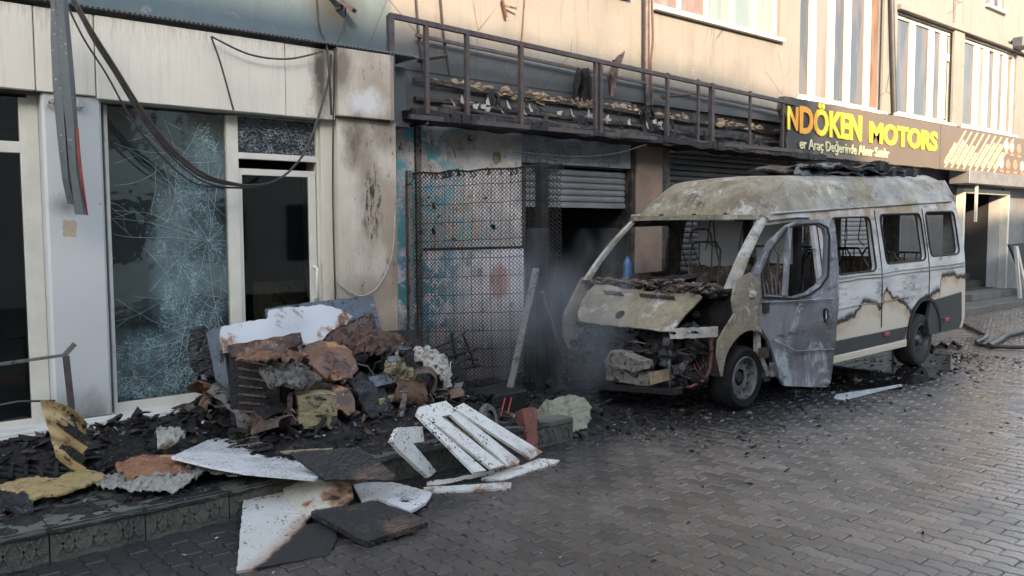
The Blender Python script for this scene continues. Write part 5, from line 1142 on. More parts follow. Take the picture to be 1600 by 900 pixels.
m = M(); ho = [dpx(*q)+dn*.02 for q in ((1192,464),(1193,428),(1213,390),(1240,357),(1256,351),(1291,349),(1303,355),(1305,370),(1301,400),(1296,432),(1282,449),(1263,461),(1240,467))]
for v in ho: v.y += .10*max(0, (v.z-1.05)/.85)
m.tube(ho+[ho[0]], .011, 5); Vn(m, 'door_window_seal', 'char', dr)
for zz in (.55, 1.0): c_ = dpt(.03, zz); Vn(M().box(c_.x-.05,c_.x+.03,c_.y-.02,c_.y+.05,zz-.05,zz+.05), 'door_hinge', 'char2', dr)
a, b = dpx(1244,356), dpx(1226,462); a.y += .08; Vn(M().bar(a, b, .05, .04), 'quarter_strut', 'vandoor', dr)
for k in range(7):
    a, b = dpx(1198+k*6,462), dpx(1200+k*7,425+k % 3*8); a += Vector((.0,.06,0)); b += Vector((0,.12,0)); Vn(M().bar(a, b, .012), 'bare_door_rod', 'ashplank', dr)
# front wheel-side mirror stub and small bits
p = VV(1176, 461, 0); Vn(M().rock(p, .045, 5, (1,.8,1), 1, .6), 'mirror_stub', 'cloth')
# things lying on the roof and on the dashboard
def sitz(p): return vO+vX*p[0]+vY*p[1]+vZ*p[2]
m = M()
for k in range(6):
    x = 2.1+k*.33; w_ = .30+.1*(k % 3); c0 = Vector((x, .75+.05*(k % 2), 2.40+.008*x)); q = [c0+Vector((-w_,-.35,0)), c0+Vector((w_*.8,-.42,.02)), c0+Vector((w_,.5,.03)), c0+Vector((-w_*.7,.55,0))]
    m.slab([sitz(v) for v in q], .02, jag=.04, cut=.09, warp=lambda u, v, k=k: .09*noise.noise(Vector((u*3, v*3, k)))+.05, nrm=(0,0,1))
solo('crumpled_roof_cover', m, MAT['blackcloth'], 'dark crumpled sheet lying on the roof of the burnt minibus', 'sheet', smooth=30)
m = M().slab([sitz(v) for v in ((1.5,.45,2.37),(3.0,.42,2.39),(3.4,.5,2.46),(2.6,.7,2.52),(1.8,.6,2.45))], .015, jag=.02, cut=.1, warp=crumple(.08, 3, 5))
solo('bent_grey_panel', m, MAT['greyduct'], 'bent grey metal panel under the dark sheet on the minibus roof', 'panel', smooth=30)
c = sitz((4.1,.75,2.52)); m = M().slab([c+Vector((-.8,-.35,0)), c+Vector((.55,-.35,.0)), c+Vector((.7,.4,.0)), c+Vector((-.7,.5,0))], .12, jag=.03, cut=.12, warp=crumple(.10, 2.5, 9), nrm=(0,0,1))
solo('roof_unit', m, MAT['char'], 'collapsed black roof cooling unit at the rear of the minibus roof', 'cooler', smooth=30)
b0 = sitz((.05, 1.62, 1.20)); p = VV(957,405,1.62)
solo('blue_bottle', M().lathe([(0,0),(.045,0),(.047,.02),(.047,.20),(.035,.24),(.02,.26),(.02,.28),(0,.28)], b0, (0,0,1), 16), MAT['blue'], 'blue bottle standing on the burnt dashboard at the far pillar', 'bottle', smooth=50)

# ------------------------------------------------------------------ charred heap and everything lying on it
def gauss2(x, y, cx, cy, sx2, sy2, a=0):
    dx, dy = x-cx, y-cy; c, s = math.cos(a), math.sin(a); u = dx*c+dy*s; v = -dx*s+dy*c; return math.exp(-(u/sx2)**2-(v/sy2)**2)
def heaph(x, y):
    h = .50*gauss2(x, y, 3.25, -1.15, .75, .50) + .38*gauss2(x, y, 4.15, -1.35, .60, .50) + .16*gauss2(x, y, 1.9, -1.55, .7, .35) + .10*gauss2(x, y, 1.2, -1.2, .8, .4) + .18*gauss2(x, y, 3.9, -2.1, .6, .3)+.1*gauss2(x, y, 4.9, -1.2, .5, .6) + .12*gauss2(x, y, 2.9, -2.2, .6, .25)
    n = noise.fractal(Vector((x*3.2, y*3.2, 2)), 1, 2, 5); return h*(1+.35*n) + .035*n + .012*noise.noise(Vector((x*17, y*17, 0)))
m = M().grid(lambda u, v: (-1+5.7*u, -2.66+2.2*v, .185+heaph(-1+5.7*u, -2.66+2.2*v)-.02), 230, 80)
hp_ = m.obj('charred_debris', MAT['heap'], smooth=60); hp_['kind'] = 'stuff'; hp_['label'] = 'black charred debris heaped on the platform before the shop'; hp_['category'] = 'debris'
def hz(x, y): return .185+max(0, heaph(x, y))
ROCKS = []
for k in range(9):
    rk = M().rock((0,0,0), 1, k*5, (1,1,1), 1 if k < 5 else 1, .9); ROCKS.append((rk.v, rk.f))
def litter(name, n, fn, mat, smin, smax, label, seed=0, flat=.5):
    m = M(); rnd = random.Random(seed)
    for i in range(n):
        x, y, z = fn(rnd); s_ = rnd.uniform(smin, smax)*(1 if rnd.random() < .8 else 1.8); a = rnd.uniform(0, 6.28); q = rnd.random()
        V_, F_ = ROCKS[rnd.randrange(len(ROCKS))]; lx, ly, lz = s_*rnd.uniform(.4,1.3), s_*rnd.uniform(.2,.6), s_*flat*rnd.uniform(.12,.7)
        Rm = Matrix.Rotation(a, 3, 'Z') @ Matrix.Rotation(rnd.gauss(0, .35), 3, 'X') @ Matrix.Rotation(rnd.gauss(0, .35), 3, 'Y'); b = len(m.v); P0 = Vector((x, y, z+lz*.3))
        m.v += [P0 + Rm @ Vector((p.x*lx, p.y*ly, p.z*lz)) for p in V_]; m.f += [tuple(k+b for k in f) for f in F_]
    o = m.obj(name, MAT[mat]); o['kind'] = 'stuff'; o['label'] = label; return o
def onheap(r):
    while True:
        x = r.uniform(-.4, 4.65); y = r.uniform(-2.6, -.55)
        if r.random() < .25+1.6*heaph(x, y): return x, y, hz(x, y)
litter('char_litter', 2600, onheap, 'char', .015, .06, 'black char fragments over the heap', 1)
litter('ash_litter', 600, onheap, 'ashplank', .010, .035, 'grey ash fragments over the heap', 2)
litter('rusty_litter', 170, onheap, 'rust', .03, .08, 'rusty brown fragments over the heap', 3)
litter('white_litter', 150, onheap, 'cloth', .012, .035, 'white crumbs over the heap', 4)
def platedge(r):
    x = r.uniform(-.6, 4.65); return x, r.uniform(-2.85, -2.2), .192
litter('char_litter', 500, platedge, 'char', .015, .05, 'black crumbs along the edge of the platform', 5)
def undervan(r):
    while True:
        x = r.uniform(5.4, 12.6); y = r.gauss(-3.0, .45)
        if -4.3 < y < -1.3: return x, y, .002
litter('char_litter', 2400, undervan, 'char', .005, .028, 'black fragments scattered around the front of the minibus', 6)
litter('ash_litter', 420, undervan, 'ashplank', .010, .035, 'grey fragments scattered around the minibus', 7)
litter('white_litter', 90, undervan, 'cloth', .008, .022, 'tiny white fragments around the minibus', 8)
def street_(r): return r.uniform(1.5, 12), -2.9-abs(r.gauss(0, 1.3)), .002
litter('char_litter', 420, street_, 'char', .006, .018, 'small black crumbs on the street pavers', 9)
litter('white_litter', 110, street_, 'stripe', .005, .014, 'small pale crumbs on the street pavers', 10)
def nearplat(r): return r.uniform(2.8, 6.5), r.uniform(-3.2,-.6) , .002
litter('char_litter', 500, lambda r: (r.uniform(4.8,7.2), r.uniform(-3.0,-.3), .002), 'char', .02, .09, 'black debris between the platform end and the minibus', 12)

def lay(pts, zs=0):                                     # plane through three (px,py,z) marks
    g = [Gp(*q) for q in pts]; return plane3(*g)
def face(pts): return plane3(*[Wp(*q) for q in pts])      # plane through three (px,py,y) marks
def plate(name, pl, outline, th, mat, label, cat, jag=.006, warp=None, cut=0, nrm=(0,-.6,1), holes=(), smooth=None, group=None, sub=.035, bevel=0):
    m = M().slab(pix(pl, outline), th, jag=jag, warp=warp, cut=cut, nrm=nrm, holes=[pix(pl, h) for h in holes], sub=sub); return solo(name, m, MAT[mat], label, cat, smooth=smooth, group=group)
# boards lying in front of the platform
pl = lay(((370,890,.02),(440,745,.13),(525,840,.02)))
plate('half_charred_board', pl, [(384,742),(437,742),(445,765),(480,820),(524,812),(526,842),(512,868),(370,892)], .018, 'burnside', 'tall white board with its right half charred black, nearest the camera', 'board', jag=.004)
pl = lay(((270,712,.36),(500,745,.22),(395,738,.30)))
plate('white_board', pl, [(268,713),(333,684),(368,686),(420,697),(445,708),(500,743),(493,748),(385,738),(330,728)], .018, 'whiteb', 'long white board flecked with ash, reaching over the platform edge', 'board', jag=.003)
pl = lay(((436,745,.16),(550,755,.16),(470,812,.05)))
plate('ash_flecked_board', pl, [(434,745),(548,752),(552,775),(535,790),(492,795),(474,815),(462,808)], .018, 'creamb', 'cream board covered in ash flecks between white and black boards', 'board', jag=.004)
pl = lay(((455,706,.34),(610,745,.22),(510,748,.22)))
plate('charred_board', pl, [(455,708),(468,705),(560,698),(585,715),(618,742),(612,749),(508,750),(498,742)], .022, 'charb', 'upper of two square charred boards, near the platform edge', 'board', jag=.005)
pl = lay(((490,802,.10),(570,846,.04),(668,815,.06)))
plate('charred_board', pl, [(486,799),(540,790),(583,782),(640,800),(669,815),(575,846),(562,842)], .035, 'charb', 'lower square charred board with a burnt orange edge, lying on the street', 'board', jag=.006)
pl = lay(((552,755,.05),(672,770,.03),(635,797,.04)))
plate('white_board', pl, [(549,752),(600,750),(650,762),(675,769),(666,785),(640,799),(612,787),(590,778),(565,783)], .018, 'whiteb', 'small white board with an oval hole, right of the cream board', 'board', jag=.005,
      holes=[[(633+10*math.cos(a), 781+3.6*math.sin(a)) for a in [k*.7 for k in range(9)]]])
pl = lay(((440,706,.24),(520,703,.26),(500,712,.24)))
plate('thin_lath', pl, [(437,705),(470,702),(520,700),(518,706),(455,709)], .012, 'wood', 'thin pale lath with a red burnt end behind the upper charred board', 'lath')
# white slatted frame leaning on the platform edge
a_, b_, c_ = Gp(655,640,.52), Gp(760,735,.10), Gp(845,712,.06); pl = plane3(a_, c_, b_); nU = pl[1] if pl[1].z > 0 else -pl[1]
sl = thing('slatted_panel', 'broken white slatted door panel leaning from the heap down to the street', 'panel', Gp(770,735,0))
def slat(outline, off=0, mat='whiteslat', name='slat'):
    pts = [p+nU*off for p in pix(pl, outline)]; return M().slab(pts, .022, jag=.002, nrm=(0,0,1)).obj(name, MAT[mat], sl)
slat([(651,645),(655,636),(697,626),(712,640),(703,648),(665,655)], 0, name='top_rail')
slat([(651,647),(664,652),(760,735),(741,738)]); slat([(667,654),(684,649),(786,728),(767,734)], .012); slat([(703,648),(713,642),(812,720),(810,726),(793,728)], .004)
slat([(707,640),(722,632),(846,709),(828,719)], .02); slat([(688,648),(694,646),(792,726),(788,728)], -.02, 'wood', 'worn_gap_strip')
slat([(714,650),(718,648),(826,718),(820,722)], -.02, 'charb', 'worn_gap_strip')
plate('loose_slat', lay(((670,755,.03),(810,728,.05),(810,733,.03))), [(668,753),(700,748),(812,726),(817,731),(690,757),(668,759)], .02, 'whiteslat', 'white slat lying along the foot of the slatted panel', 'slat')
plate('loose_slat', lay(((760,748,.02),(872,717,.03),(860,725,.02))), [(752,747),(845,716),(875,719),(866,725),(785,750)], .02, 'whiteslat', 'wide pale slat pointing right beyond the slatted panel', 'slat')
plate('loose_slat', lay(((665,763,.02),(800,756,.02),(798,762,.015))), [(662,761),(780,754),(799,754),(798,762),(680,768),(662,767)], .02, 'whiteslat', 'thin cream slat with a burnt end lying lowest on the street', 'slat')
pl = lay(((612,690,.42),(670,747,.08),(680,735,.10)))
plate('broken_white_frame', pl, [(612,690),(622,668),(660,666),(663,690),(645,692),(682,736),(670,746),(628,707)], .03, 'whiteslat', 'broken white bent frame corner between heap and slatted panel', 'panel', jag=.003)
# burnt sheet, backboards
pl = face(((350,545,-1.55),(520,480,-1.35),(440,500,-1.42)))
pl = plane3(Wp(350,550,-1.6), Wp(560,540,-1.3), Wp(430,478,-1.25))
plate('burnt_white_sheet', pl, [(350,507),(372,502),(415,500),(420,485),(455,477),(500,475),(530,484),(552,494),(540,508),(520,515),(505,530),(470,540),(438,545),(400,552),(352,548),(346,525)], .006, 'burntsheet', 'large white burnt sheet with a curled brown edge on top of the heap', 'sheet', jag=.007, cut=.06, warp=lambda u, v: .05*noise.noise(Vector((u*2.2, v*3, 9)))-.05*u*u, smooth=40)
pl = plane3(Wp(420,560,-1.2), Wp(600,560,-1.0), Wp(500,470,-.95))
plate('grey_backboard', pl, [(417,482),(500,470),(583,462),(590,490),(604,545),(560,570),(440,570),(425,540)], .03, 'bluegrey', 'grey blue backboard standing behind the white burnt sheet', 'board', jag=.004)
pl = plane3(Wp(520,560,-1.3), Wp(605,560,-1.2), Wp(560,495,-1.15))
plate('grey_moulded_frame', pl, [(505,525),(520,510),(552,500),(583,488),(592,520),(602,548),(560,552),(520,552)], .03, 'brownfold', 'dark grey moulded frame with a black hole, right of the white sheet', 'frame', jag=.006, cut=.06, warp=crumple(.03, 5, 3), holes=[[(558,520),(576,518),(580,532),(562,534)]], smooth=40)
pl = plane3(Wp(330,640,-1.3), Wp(360,640,-1.5), Wp(335,510,-1.25))
plate('leaning_blue_board', pl, [(322,520),(340,512),(350,540),(357,600),(360,640),(345,642),(336,590)], .02, 'bluegrey', 'narrow blue grey board leaning at the left end of the heap', 'board', jag=.004)
pl = plane3(Wp(300,560,-.55), Wp(345,600,-.6), Wp(300,500,-.5))
plate('charred_flap', pl, [(296,515),(318,508),(336,540),(352,592),(320,590),(298,575),(293,545)], .012, 'charb', 'black charred flap hanging before the broken corner of the display window', 'flap', jag=.012, cut=.07, warp=crumple(.03, 4, 2))
solo('metal_tube', M().tube([Wp(318,588,-.9), Wp(336,640,-1.3), Wp(343,683,-1.6)], .022, 8), MAT['ashplank'], 'bent grey tube standing at the left foot of the heap', 'tube', smooth=60)
# dark cabinet with ribbed front
cb = thing('burnt_cabinet', 'charred box cabinet with a ribbed black front and rusty top rail', 'cabinet', Gp(395,670,.19))
q = [Wp(357,548,-1.75), Wp(438,560,-1.95), Wp(440,665,-1.95), Wp(360,668,-1.75)]; back = Vector((.35,.5,0))
m = M(); m.v = q+[p+back for p in q]; m.f = [(0,1,2,3),(7,6,5,4),(0,4,5,1),(1,5,6,2),(2,6,7,3),(3,7,4,0)]; m.obj('carcass', MAT['char'], cb, fixn=True, bevel=.01)
for k in range(7):
    z_ = .1+.8*k/7; a = q[0].lerp(q[3], z_)+Vector((.03,-.015,0)); b = q[1].lerp(q[2], z_)+Vector((-.06,-.015,0)); M().bar(a.lerp(b,.12), a.lerp(b,.8-.06*(k % 2)), .02, .014).obj('rib', MAT['brownfold'], cb)
M().slab([Wp(357,541,-1.74), Wp(470,520,-2.0), Wp(474,538,-2.0), Wp(420,556,-1.96), Wp(364,560,-1.77)], .03, jag=.008).obj('top_rail', MAT['rust'], cb)
fm = thing('foam_block', 'yellowish charred foam block with a cracked middle beside the cabinet', 'foam', Gp(490,668,.19))
for k, (yy, o_) in enumerate((((612,632), 0), ((634,660), .01))):
    m = M().slab([Wp(459+k*2,yy[0]+2,-2.0), Wp(486,yy[0]-3,-2.04), Wp(518,yy[0]-2,-2.08), Wp(514,yy[1],-2.08), Wp(488,yy[1]+2,-2.04), Wp(461,yy[1]+1,-2.0)], .22, jag=.010, sub=.05, cut=.05, warp=crumple(.02, 9, k)); m.obj('foam_slab', MAT['foam'], fm, smooth=30)
M().slab([Wp(452,614,-1.98), Wp(460,612,-2.0), Wp(461,663,-2.0), Wp(453,665,-1.98)], .16, jag=.004).obj('burnt_edge', MAT['rust'], fm)
def cloth(name, outline, y, mat, label, cat, amp=.06, sc=3, bulge=.1, th=.012, seed=0, tilt=0, cut=.018, L=.35, jag=.03):
    xs_ = [p[0] for p in outline]; ys_ = [p[1] for p in outline]; cx, cy = sum(xs_)/len(xs_), sum(ys_)/len(ys_)
    amp *= 1.3; bulge *= .3; pl = plane3(Wp(cx-30, cy+30, y-tilt), Wp(cx+30, cy+30, y-tilt), Wp(cx, cy-40, y+tilt)); return plate(name, pl, outline, th, mat, label, cat, jag=jag, cut=cut, warp=crumple(amp, sc, seed, bulge, L), smooth=60)
cloth('scorched_cushion', [(468,548),(490,538),(520,540),(545,556),(552,575),(545,598),(520,600),(495,592),(478,575)], -1.95, 'fold', 'folded grey brown scorched cushion with an orange corner in the middle of the heap', 'cushion', .03, 1.8, .22, .03, 1, .15)
cloth('orange_fold', [(520,560),(538,560),(546,575),(540,592),(524,596),(514,585)], -2.08, 'fold', 'small orange brown fold on the right of the scorched cushion', 'scrap', .03, 5, .06, .02, 4, .1)
cloth('scorched_sheet', [(370,548),(420,540),(470,535),(480,550),(470,562),(430,565),(390,572),(366,566)], -1.98, 'fold', 'rusty brown crumpled sheet below the white sheet', 'sheet', .05, 4, .08, .012, 2, .2)
cloth('ash_covered_bag', [(402,580),(425,568),(470,570),(500,585),(500,600),(470,612),(430,610),(415,602)], -2.06, 'ashplank', 'ash speckled black bundle in front of the scorched cushion', 'bundle', .05, 7, .10, .04, 3, .15)
cloth('purple_cone', [(520,606),(540,612),(550,640),(545,650),(515,650),(503,643)], -2.15, 'fold', 'purple brown cone shaped scrap beside the foam block', 'scrap', .015, 3, .18, .015, 5, .12)
cloth('long_dark_fold', [(535,592),(560,588),(590,605),(612,640),(606,652),(580,652),(556,632)], -2.1, 'blackcloth', 'long dark fold slanting down the middle of the heap', 'cloth', .03, 2.2, .2, .03, 6, .15)
cloth('orange_bowl', [(560,655),(590,648),(630,652),(622,664),(585,668),(562,664)], -2.2, 'fold', 'bright rust coloured dish at the foot of the heap', 'dish', .02, 4, .08, .015, 7, .1)
cloth('rust_panel', [(582,625),(602,620),(606,645),(598,655),(582,650)], -2.15, 'fold', 'upright rust coloured panel above the dish', 'panel', .02, 5, .03, .015, 8, .02)
cloth('burnt_foam_roll', [(520,520),(560,515),(610,520),(640,535),(630,552),(590,555),(545,552),(522,540)], -1.75, 'rust', 'brown burnt roll lying across the back of the heap', 'roll', .06, 4, .12, .03, 9, .15)
cloth('yellow_white_rag', [(600,566),(616,560),(640,580),(655,598),(664,610),(648,612),(622,600),(604,590)], -2.0, 'foam', 'yellow and white charred rag left of the white bundle', 'rag', .05, 8, .08, .02, 10, .15)
cloth('black_bag', [(612,535),(650,545),(680,575),(702,600),(705,625),(670,628),(640,605),(618,575)], -1.85, 'blackcloth', 'shiny black crumpled bag under the white bundle', 'bag', .08, 4, .16, .03, 11, .2)
cloth('white_bundle', [(648,542),(665,540),(690,556),(703,580),(704,606),(694,606),(682,590),(664,572),(650,556)], -1.98, 'cloth', 'white twisted cloth bundle at the right side of the heap', 'cloth', .05, 8, .10, .02, 12, .15, L=.2)
cloth('grey_strap', [(606,565),(622,535),(634,533),(642,545),(628,548),(612,568)], -2.05, 'bluegrey', 'grey bent strap sticking up beside the white bundle', 'strap', .02, 4, .03, .012, 13, .1)
bx_ = [Wp(575,590,-2.05), Wp(600,583,-2.1), Wp(618,598,-2.15), Wp(584,606,-2.12)]
solo('ash_topped_box', M().slab(bx_, .10, jag=.006, cut=.05, warp=crumple(.02, 8, 3), nrm=(0,-.3,1)), MAT['bluegrey'], 'blue grey box with an ash crusted lid in the heap', 'box')
solo('pale_beam', M().bar(Wp(590,628,-2.2), Wp(650,612,-2.0), .06, .05), MAT['foam'], 'short yellowish beam end in front of the black bag', 'beam', bevel=.006)
solo('grey_stick', M().bar(Wp(634,612,-2.2), Wp(626,652,-2.3), .045, .03), MAT['ashplank'], 'short grey stick standing below the pale beam', 'stick', bevel=.004)
solo('black_monitor', M().slab([Wp(600,520,-1.3), Wp(644,518,-1.3), Wp(648,545,-1.35), Wp(603,545,-1.35)], .08, jag=.004), MAT['char'], 'small square black box behind the heap', 'box')
m = M()
for k in range(26):
    a = Wp(random.uniform(560,700), random.uniform(560,640), random.uniform(-2.2,-1.7)); b = a+Vector((random.uniform(-.3,.3), random.uniform(-.15,.1), random.uniform(-.1,.2))); m.tube([a, (a+b)/2+Vector((0,0,random.uniform(-.05,.08))), b], random.uniform(.004,.010), 4)
o = m.obj('tangled_wires', MAT['cable']); o['kind'] = 'stuff'; o['label'] = 'tangled thin wires on the right half of the heap'
for k in range(64):
    r_ = random.Random(k+70); x = r_.uniform(2.35, 4.55); y = r_.uniform(-2.25, -.9); z = hz(x, y)+r_.uniform(.0,.10); s_ = r_.uniform(.06,.17); n = r_.randint(5, 8); a0 = r_.uniform(0, 6)
    c = Vector((x, y, z)); ux = Vector((math.cos(a0), math.sin(a0), r_.uniform(-.5,.5))).normalized(); uy = ux.cross(Vector((r_.uniform(-.6,.6), -.5, 1))).normalized()
    pts = [c + ux*s_*1.3*math.cos(q*6.283/n)*r_.uniform(.5,1.2) + uy*s_*math.sin(q*6.283/n)*r_.uniform(.5,1.2) for q in range(n)]
    m = M().slab(pts, .008, jag=.008, cut=.03, sub=.04, warp=crumple(.035, 6, k, .05, .15)); mt = r_.choice(['char','char','blackcloth','brownfold','rust','ashplank','bluegrey','char2','foam','plastic'])
    cw_ = {'char':'black charred','blackcloth':'glossy black','brownfold':'scorched brown','rust':'rusty brown','ashplank':'ash grey','bluegrey':'sooty blue grey','char2':'dark grey','foam':'yellowish burnt','plastic':'pale dirty'}[mt]
    near = min((((c-q_).length, n_) for n_, q_ in (('the ribbed cabinet', Vector((2.5,-1.9,.5))), ('the foam block', Vector((2.95,-2.1,.3))), ('the white bundle', Vector((4.0,-2.0,.6))), ('the back of the heap', Vector((3.4,-1.0,.7))), ('the scorched cushion', Vector((3.1,-1.9,.7))), ('the slatted panel', Vector((3.7,-2.4,.3))))))[1]
    solo('burnt_scrap', m, MAT[mt], f'{"larger" if s_ > .115 else "small"} {cw_} {"flat" if n > 6 else "curled"} scrap tangled in the heap near {near}', 'scrap', smooth=40, group='small burnt scraps in the heap')
for k in range(70):
    r_ = random.Random(k+300); x = r_.uniform(2.5, 4.4); y = r_.uniform(-2.2, -1.3); z = hz(x, y)+r_.uniform(.03,.12); L_ = r_.uniform(.15,.42); rad = r_.uniform(.05,.15); arc = r_.uniform(1.2,3.6)
    Rm = Matrix.Rotation(r_.uniform(0,6.3), 3, 'Z') @ Matrix.Rotation(r_.gauss(0,.5), 3, 'Y') @ Matrix.Rotation(r_.gauss(0,.5), 3, 'X'); sd_ = k*1.7
    def curl(u, v, o_=0):
        a = (u-.5)*arc+1.57; e = .03*noise.noise(Vector((u*5, sd_, 0))); rr = (rad+o_)*(1+.35*u)+.02*noise.noise(Vector((u*4, v*4, sd_))); return Vector((x,y,z)) + Rm @ Vector(((v-.5)*L_+e*(1 if v > .5 else -1), rr*math.cos(a), rr*math.sin(a)-rad*.5))
    m = M().grid(curl, 14, 10); n0 = len(m.v); m.grid(lambda u, v: curl(u, v, -.008), 14, 10)
    m.f = m.f[:140] + [tuple(reversed(f)) for f in m.f[140:]]
    for i in range(10): p, q = i*15, (i+1)*15; m.f += [(p, q, q+n0, p+n0), (p+14, p+14+n0, q+14+n0, q+14)]
    for i in range(14): m.f += [(i, i+n0, i+1+n0, i+1), (150+i, 151+i, 151+i+n0, 150+i+n0)]
    mt = r_.choice(['fold','fold','fold','rust','brownfold','char','blackcloth','ashplank'])
    cw_ = {'fold':'orange brown','rust':'rusty','brownfold':'grey brown','char':'black','blackcloth':'glossy black','ashplank':'ash grey'}[mt]
    solo('curled_sheet', m, MAT[mt], f'{"long" if L_ > .28 else "short"} {cw_} curled sheet {"at the back" if y > -1.7 else "at the front"} of the heap, {"left" if x < 3.1 else "middle" if x < 3.8 else "right"} part', 'sheet', smooth=50, group='curled burnt sheets in the heap')
for k in range(40):
    r_ = random.Random(k+500); x = r_.uniform(2.3, 4.6); y = r_.uniform(-2.35, -1.2); z = hz(x, y)+r_.uniform(.0,.08); a = r_.uniform(0, 3.14); L_ = r_.uniform(.2,.6); t_ = r_.gauss(0, .35)
    d = Vector((math.cos(a)*math.cos(t_), math.sin(a)*math.cos(t_), math.sin(t_)))*L_*.5; c = Vector((x, y, z)); w_ = r_.uniform(.012,.035)
    mt = r_.choice(['char','char','ashplank','wood','char2'])
    solo('charred_stick', M().bar(c-d, c+d, w_, w_*r_.uniform(.4,1)), MAT[mt], f'{"long" if L_ > .4 else "short"} {dict(char="black",ashplank="ash grey",wood="pale brown",char2="dark metal")[mt]} stick in the heap, {"left" if x < 3.1 else "middle" if x < 3.8 else "right"} part, {"pointing along the facade" if abs(math.cos(a)) > .7 else "pointing to the street"}', 'stick', bevel=.003, group='charred sticks in the heap')
# burnt chair and scooter wheel right of the heap
ch = thing('burnt_chair', 'overturned burnt armchair frame with curved arms by the fence', 'chair', Gp(735,600,.19))
y_ = -1.35
def cw(*L): return [Wp(px_, py_, y_+dy) for px_, py_, dy in L]
for L, r_ in (([(672,545,0),(700,535,.05),(722,520,.08),(730,516,.08)], .014), ([(706,520,0),(708,540,0),(712,560,.05)], .014), ([(700,558,0),(725,550,.1),(745,545,.15)], .018), ([(700,575,0),(730,560,.12),(745,562,.15)], .018), ([(705,590,0),(722,575,.1),(748,570,.15)], .02), ([(722,520,.05),(735,550,.1),(742,575,.12)], .013)):
    M().tube(cw(*L), r_, 7).obj('frame_tube', MAT['char2'], ch, smooth=60)
M().slab(cw((690,560,-.2),(716,575,-.15),(724,605,-.2),(712,610,-.25),(698,598,-.25)), .04, jag=.01).obj('seat', MAT['char'], ch)
wc = Gp(763,655,.30)
wh = thing('small_wheel', 'small grey trolley wheel lying behind the slatted panel', 'wheel', wc-Vector((0,0,.1)))
M().lathe([(.07,.025),(.11,.03),(.125,0),(.11,-.03),(.07,-.025)], wc, (.5,-1,.25), 24).obj('tyre', MAT['ashplank'], wh, smooth=40); M().lathe([(0,.02),(.03,.02),(.07,.0),(.07,-.02)], wc, (.5,-1,.25), 16).obj('hub', MAT['char2'], wh)
M().tube([wc, wc+Vector((-.12,.03,.04))], .015, 6).obj('fork', MAT['rust'], wh)
for px_, lb in ((785,'left of two thin red rods standing behind the slatted panel'), (795,'right of two thin red rods standing behind the slatted panel')):
    solo('metal_rod', M().tube([Gp(px_-4, 655, .19), Wp(px_+4, 622, -2.05)], .008, 5), MAT['red'], lb, 'rod')
solo('brick_red_post', M().slab([Gp(833,712,.0)+Vector((-.0,.05,.02)), Gp(848,710,.0)+Vector((0,.05,.02)), Wp(838,637,-2.85), Wp(817,638,-2.85)], .10, jag=.006, cut=.08), MAT['redwood'], 'red brown charred block standing right of the slatted panel', 'block')
fb = M().slab([Gp(862,680,.02), Gp(918,668,.02), Wp(922,640,-2.50), Wp(914,625,-2.42), Wp(888,617,-2.40), Wp(855,622,-2.45)], .25, jag=.02, cut=.05, warp=crumple(.035, 7, 6), sub=.07)
solo('foam_block', fb, MAT['palefoam'], 'pale green cracked foam lump alone on the street left of the minibus', 'foam', smooth=35)
m = M().box(5.0, 5.45, -1.8, -1.35, .0, .22); solo('charred_box', m, MAT['char'], 'low charred box on the ground by the wire fence', 'box', bevel=.02)
# left end: yellow shell, tray, cloths, rail
ysh = thing('yellow_shell', 'burnt yellow ribbed plastic shell standing on its edge at the far left', 'shell', Gp(120,745,.19))
def shell(u, v):                                        # curved ribbed hood opening to the left
    a = Wp(62+(135-62)*u, 625+12*math.sin(u*3.1)*-1+u*38, -1.9); b = Wp(88+(126-88)*u, 715+u*32, -1.98); p = a.lerp(b, v); return p + Vector((.0, -.10*math.sin(u*math.pi)*(1-v*.6) - .012*math.cos(v*22), .0))
m = M().grid(shell, 18, 22); n0 = len(m.v); m.v += [p+Vector((.01,.02,0)) for p in m.v]; m.f += [tuple(i+n0 for i in reversed(f)) for f in m.f[:]]
m.obj('shell', MAT['yellow'], ysh, smooth=50)
for k in range(4):
    a = Wp(88+k*2, 655+k*19, -1.93); b = Wp(130-k*1, 685+k*16, -1.99); M().bar(a+Vector((0,-.06,0)), b+Vector((0,-.06,0)), .012, .05).obj('rib', MAT['yellow'] if k % 2 else MAT['char'], ysh)
tr = thing('burnt_crate', 'flattened black burnt crate grid at the far left', 'crate', Gp(50,735,.19))
for k in range(6):
    M().bar(Gp(-10, 700+k*8, .24), Gp(105+k*2, 707+k*9, .24), .03, .02).obj('grid_bar', MAT['char'], tr)
for k in range(6): M().bar(Gp(0+k*22, 700, .245), Gp(-8+k*24, 745, .245), .025, .02).obj('grid_bar', MAT['char'], tr)
def flatcloth(name, outline, z, mat, label, cat, amp=.04, sc=4, th=.01, seed=0, bulge=.05, cut=.026, jag=.012):
    return plate(name, (Vector((0,0,z)), Vector((0,0,1))), outline, th, mat, label, cat, jag=jag, cut=cut, warp=crumple(amp, sc, seed, bulge, .4), nrm=(0,0,1), smooth=60)
flatcloth('yellow_sheet', [(0,762),(30,755),(90,760),(130,742),(160,745),(168,752),(140,765),(90,782),(40,786),(5,778)], .22, 'yellow', 'yellow crumpled sheet edge lying before the burnt crate', 'sheet', .022, 7, .015, 1)
flatcloth('black_cloth', [(-15,762),(15,768),(45,790),(55,800),(30,806),(-15,805)], .20, 'blackcloth', 'black cloth lying at the left edge on the platform', 'cloth', .05, 3, .02, 2)
flatcloth('orange_cloth', [(180,735),(210,722),(250,718),(300,728),(300,745),(250,752),(195,752)], .25, 'orangecloth', 'dusty orange cloth lying on the platform', 'cloth', .035, 7, .01, 3)
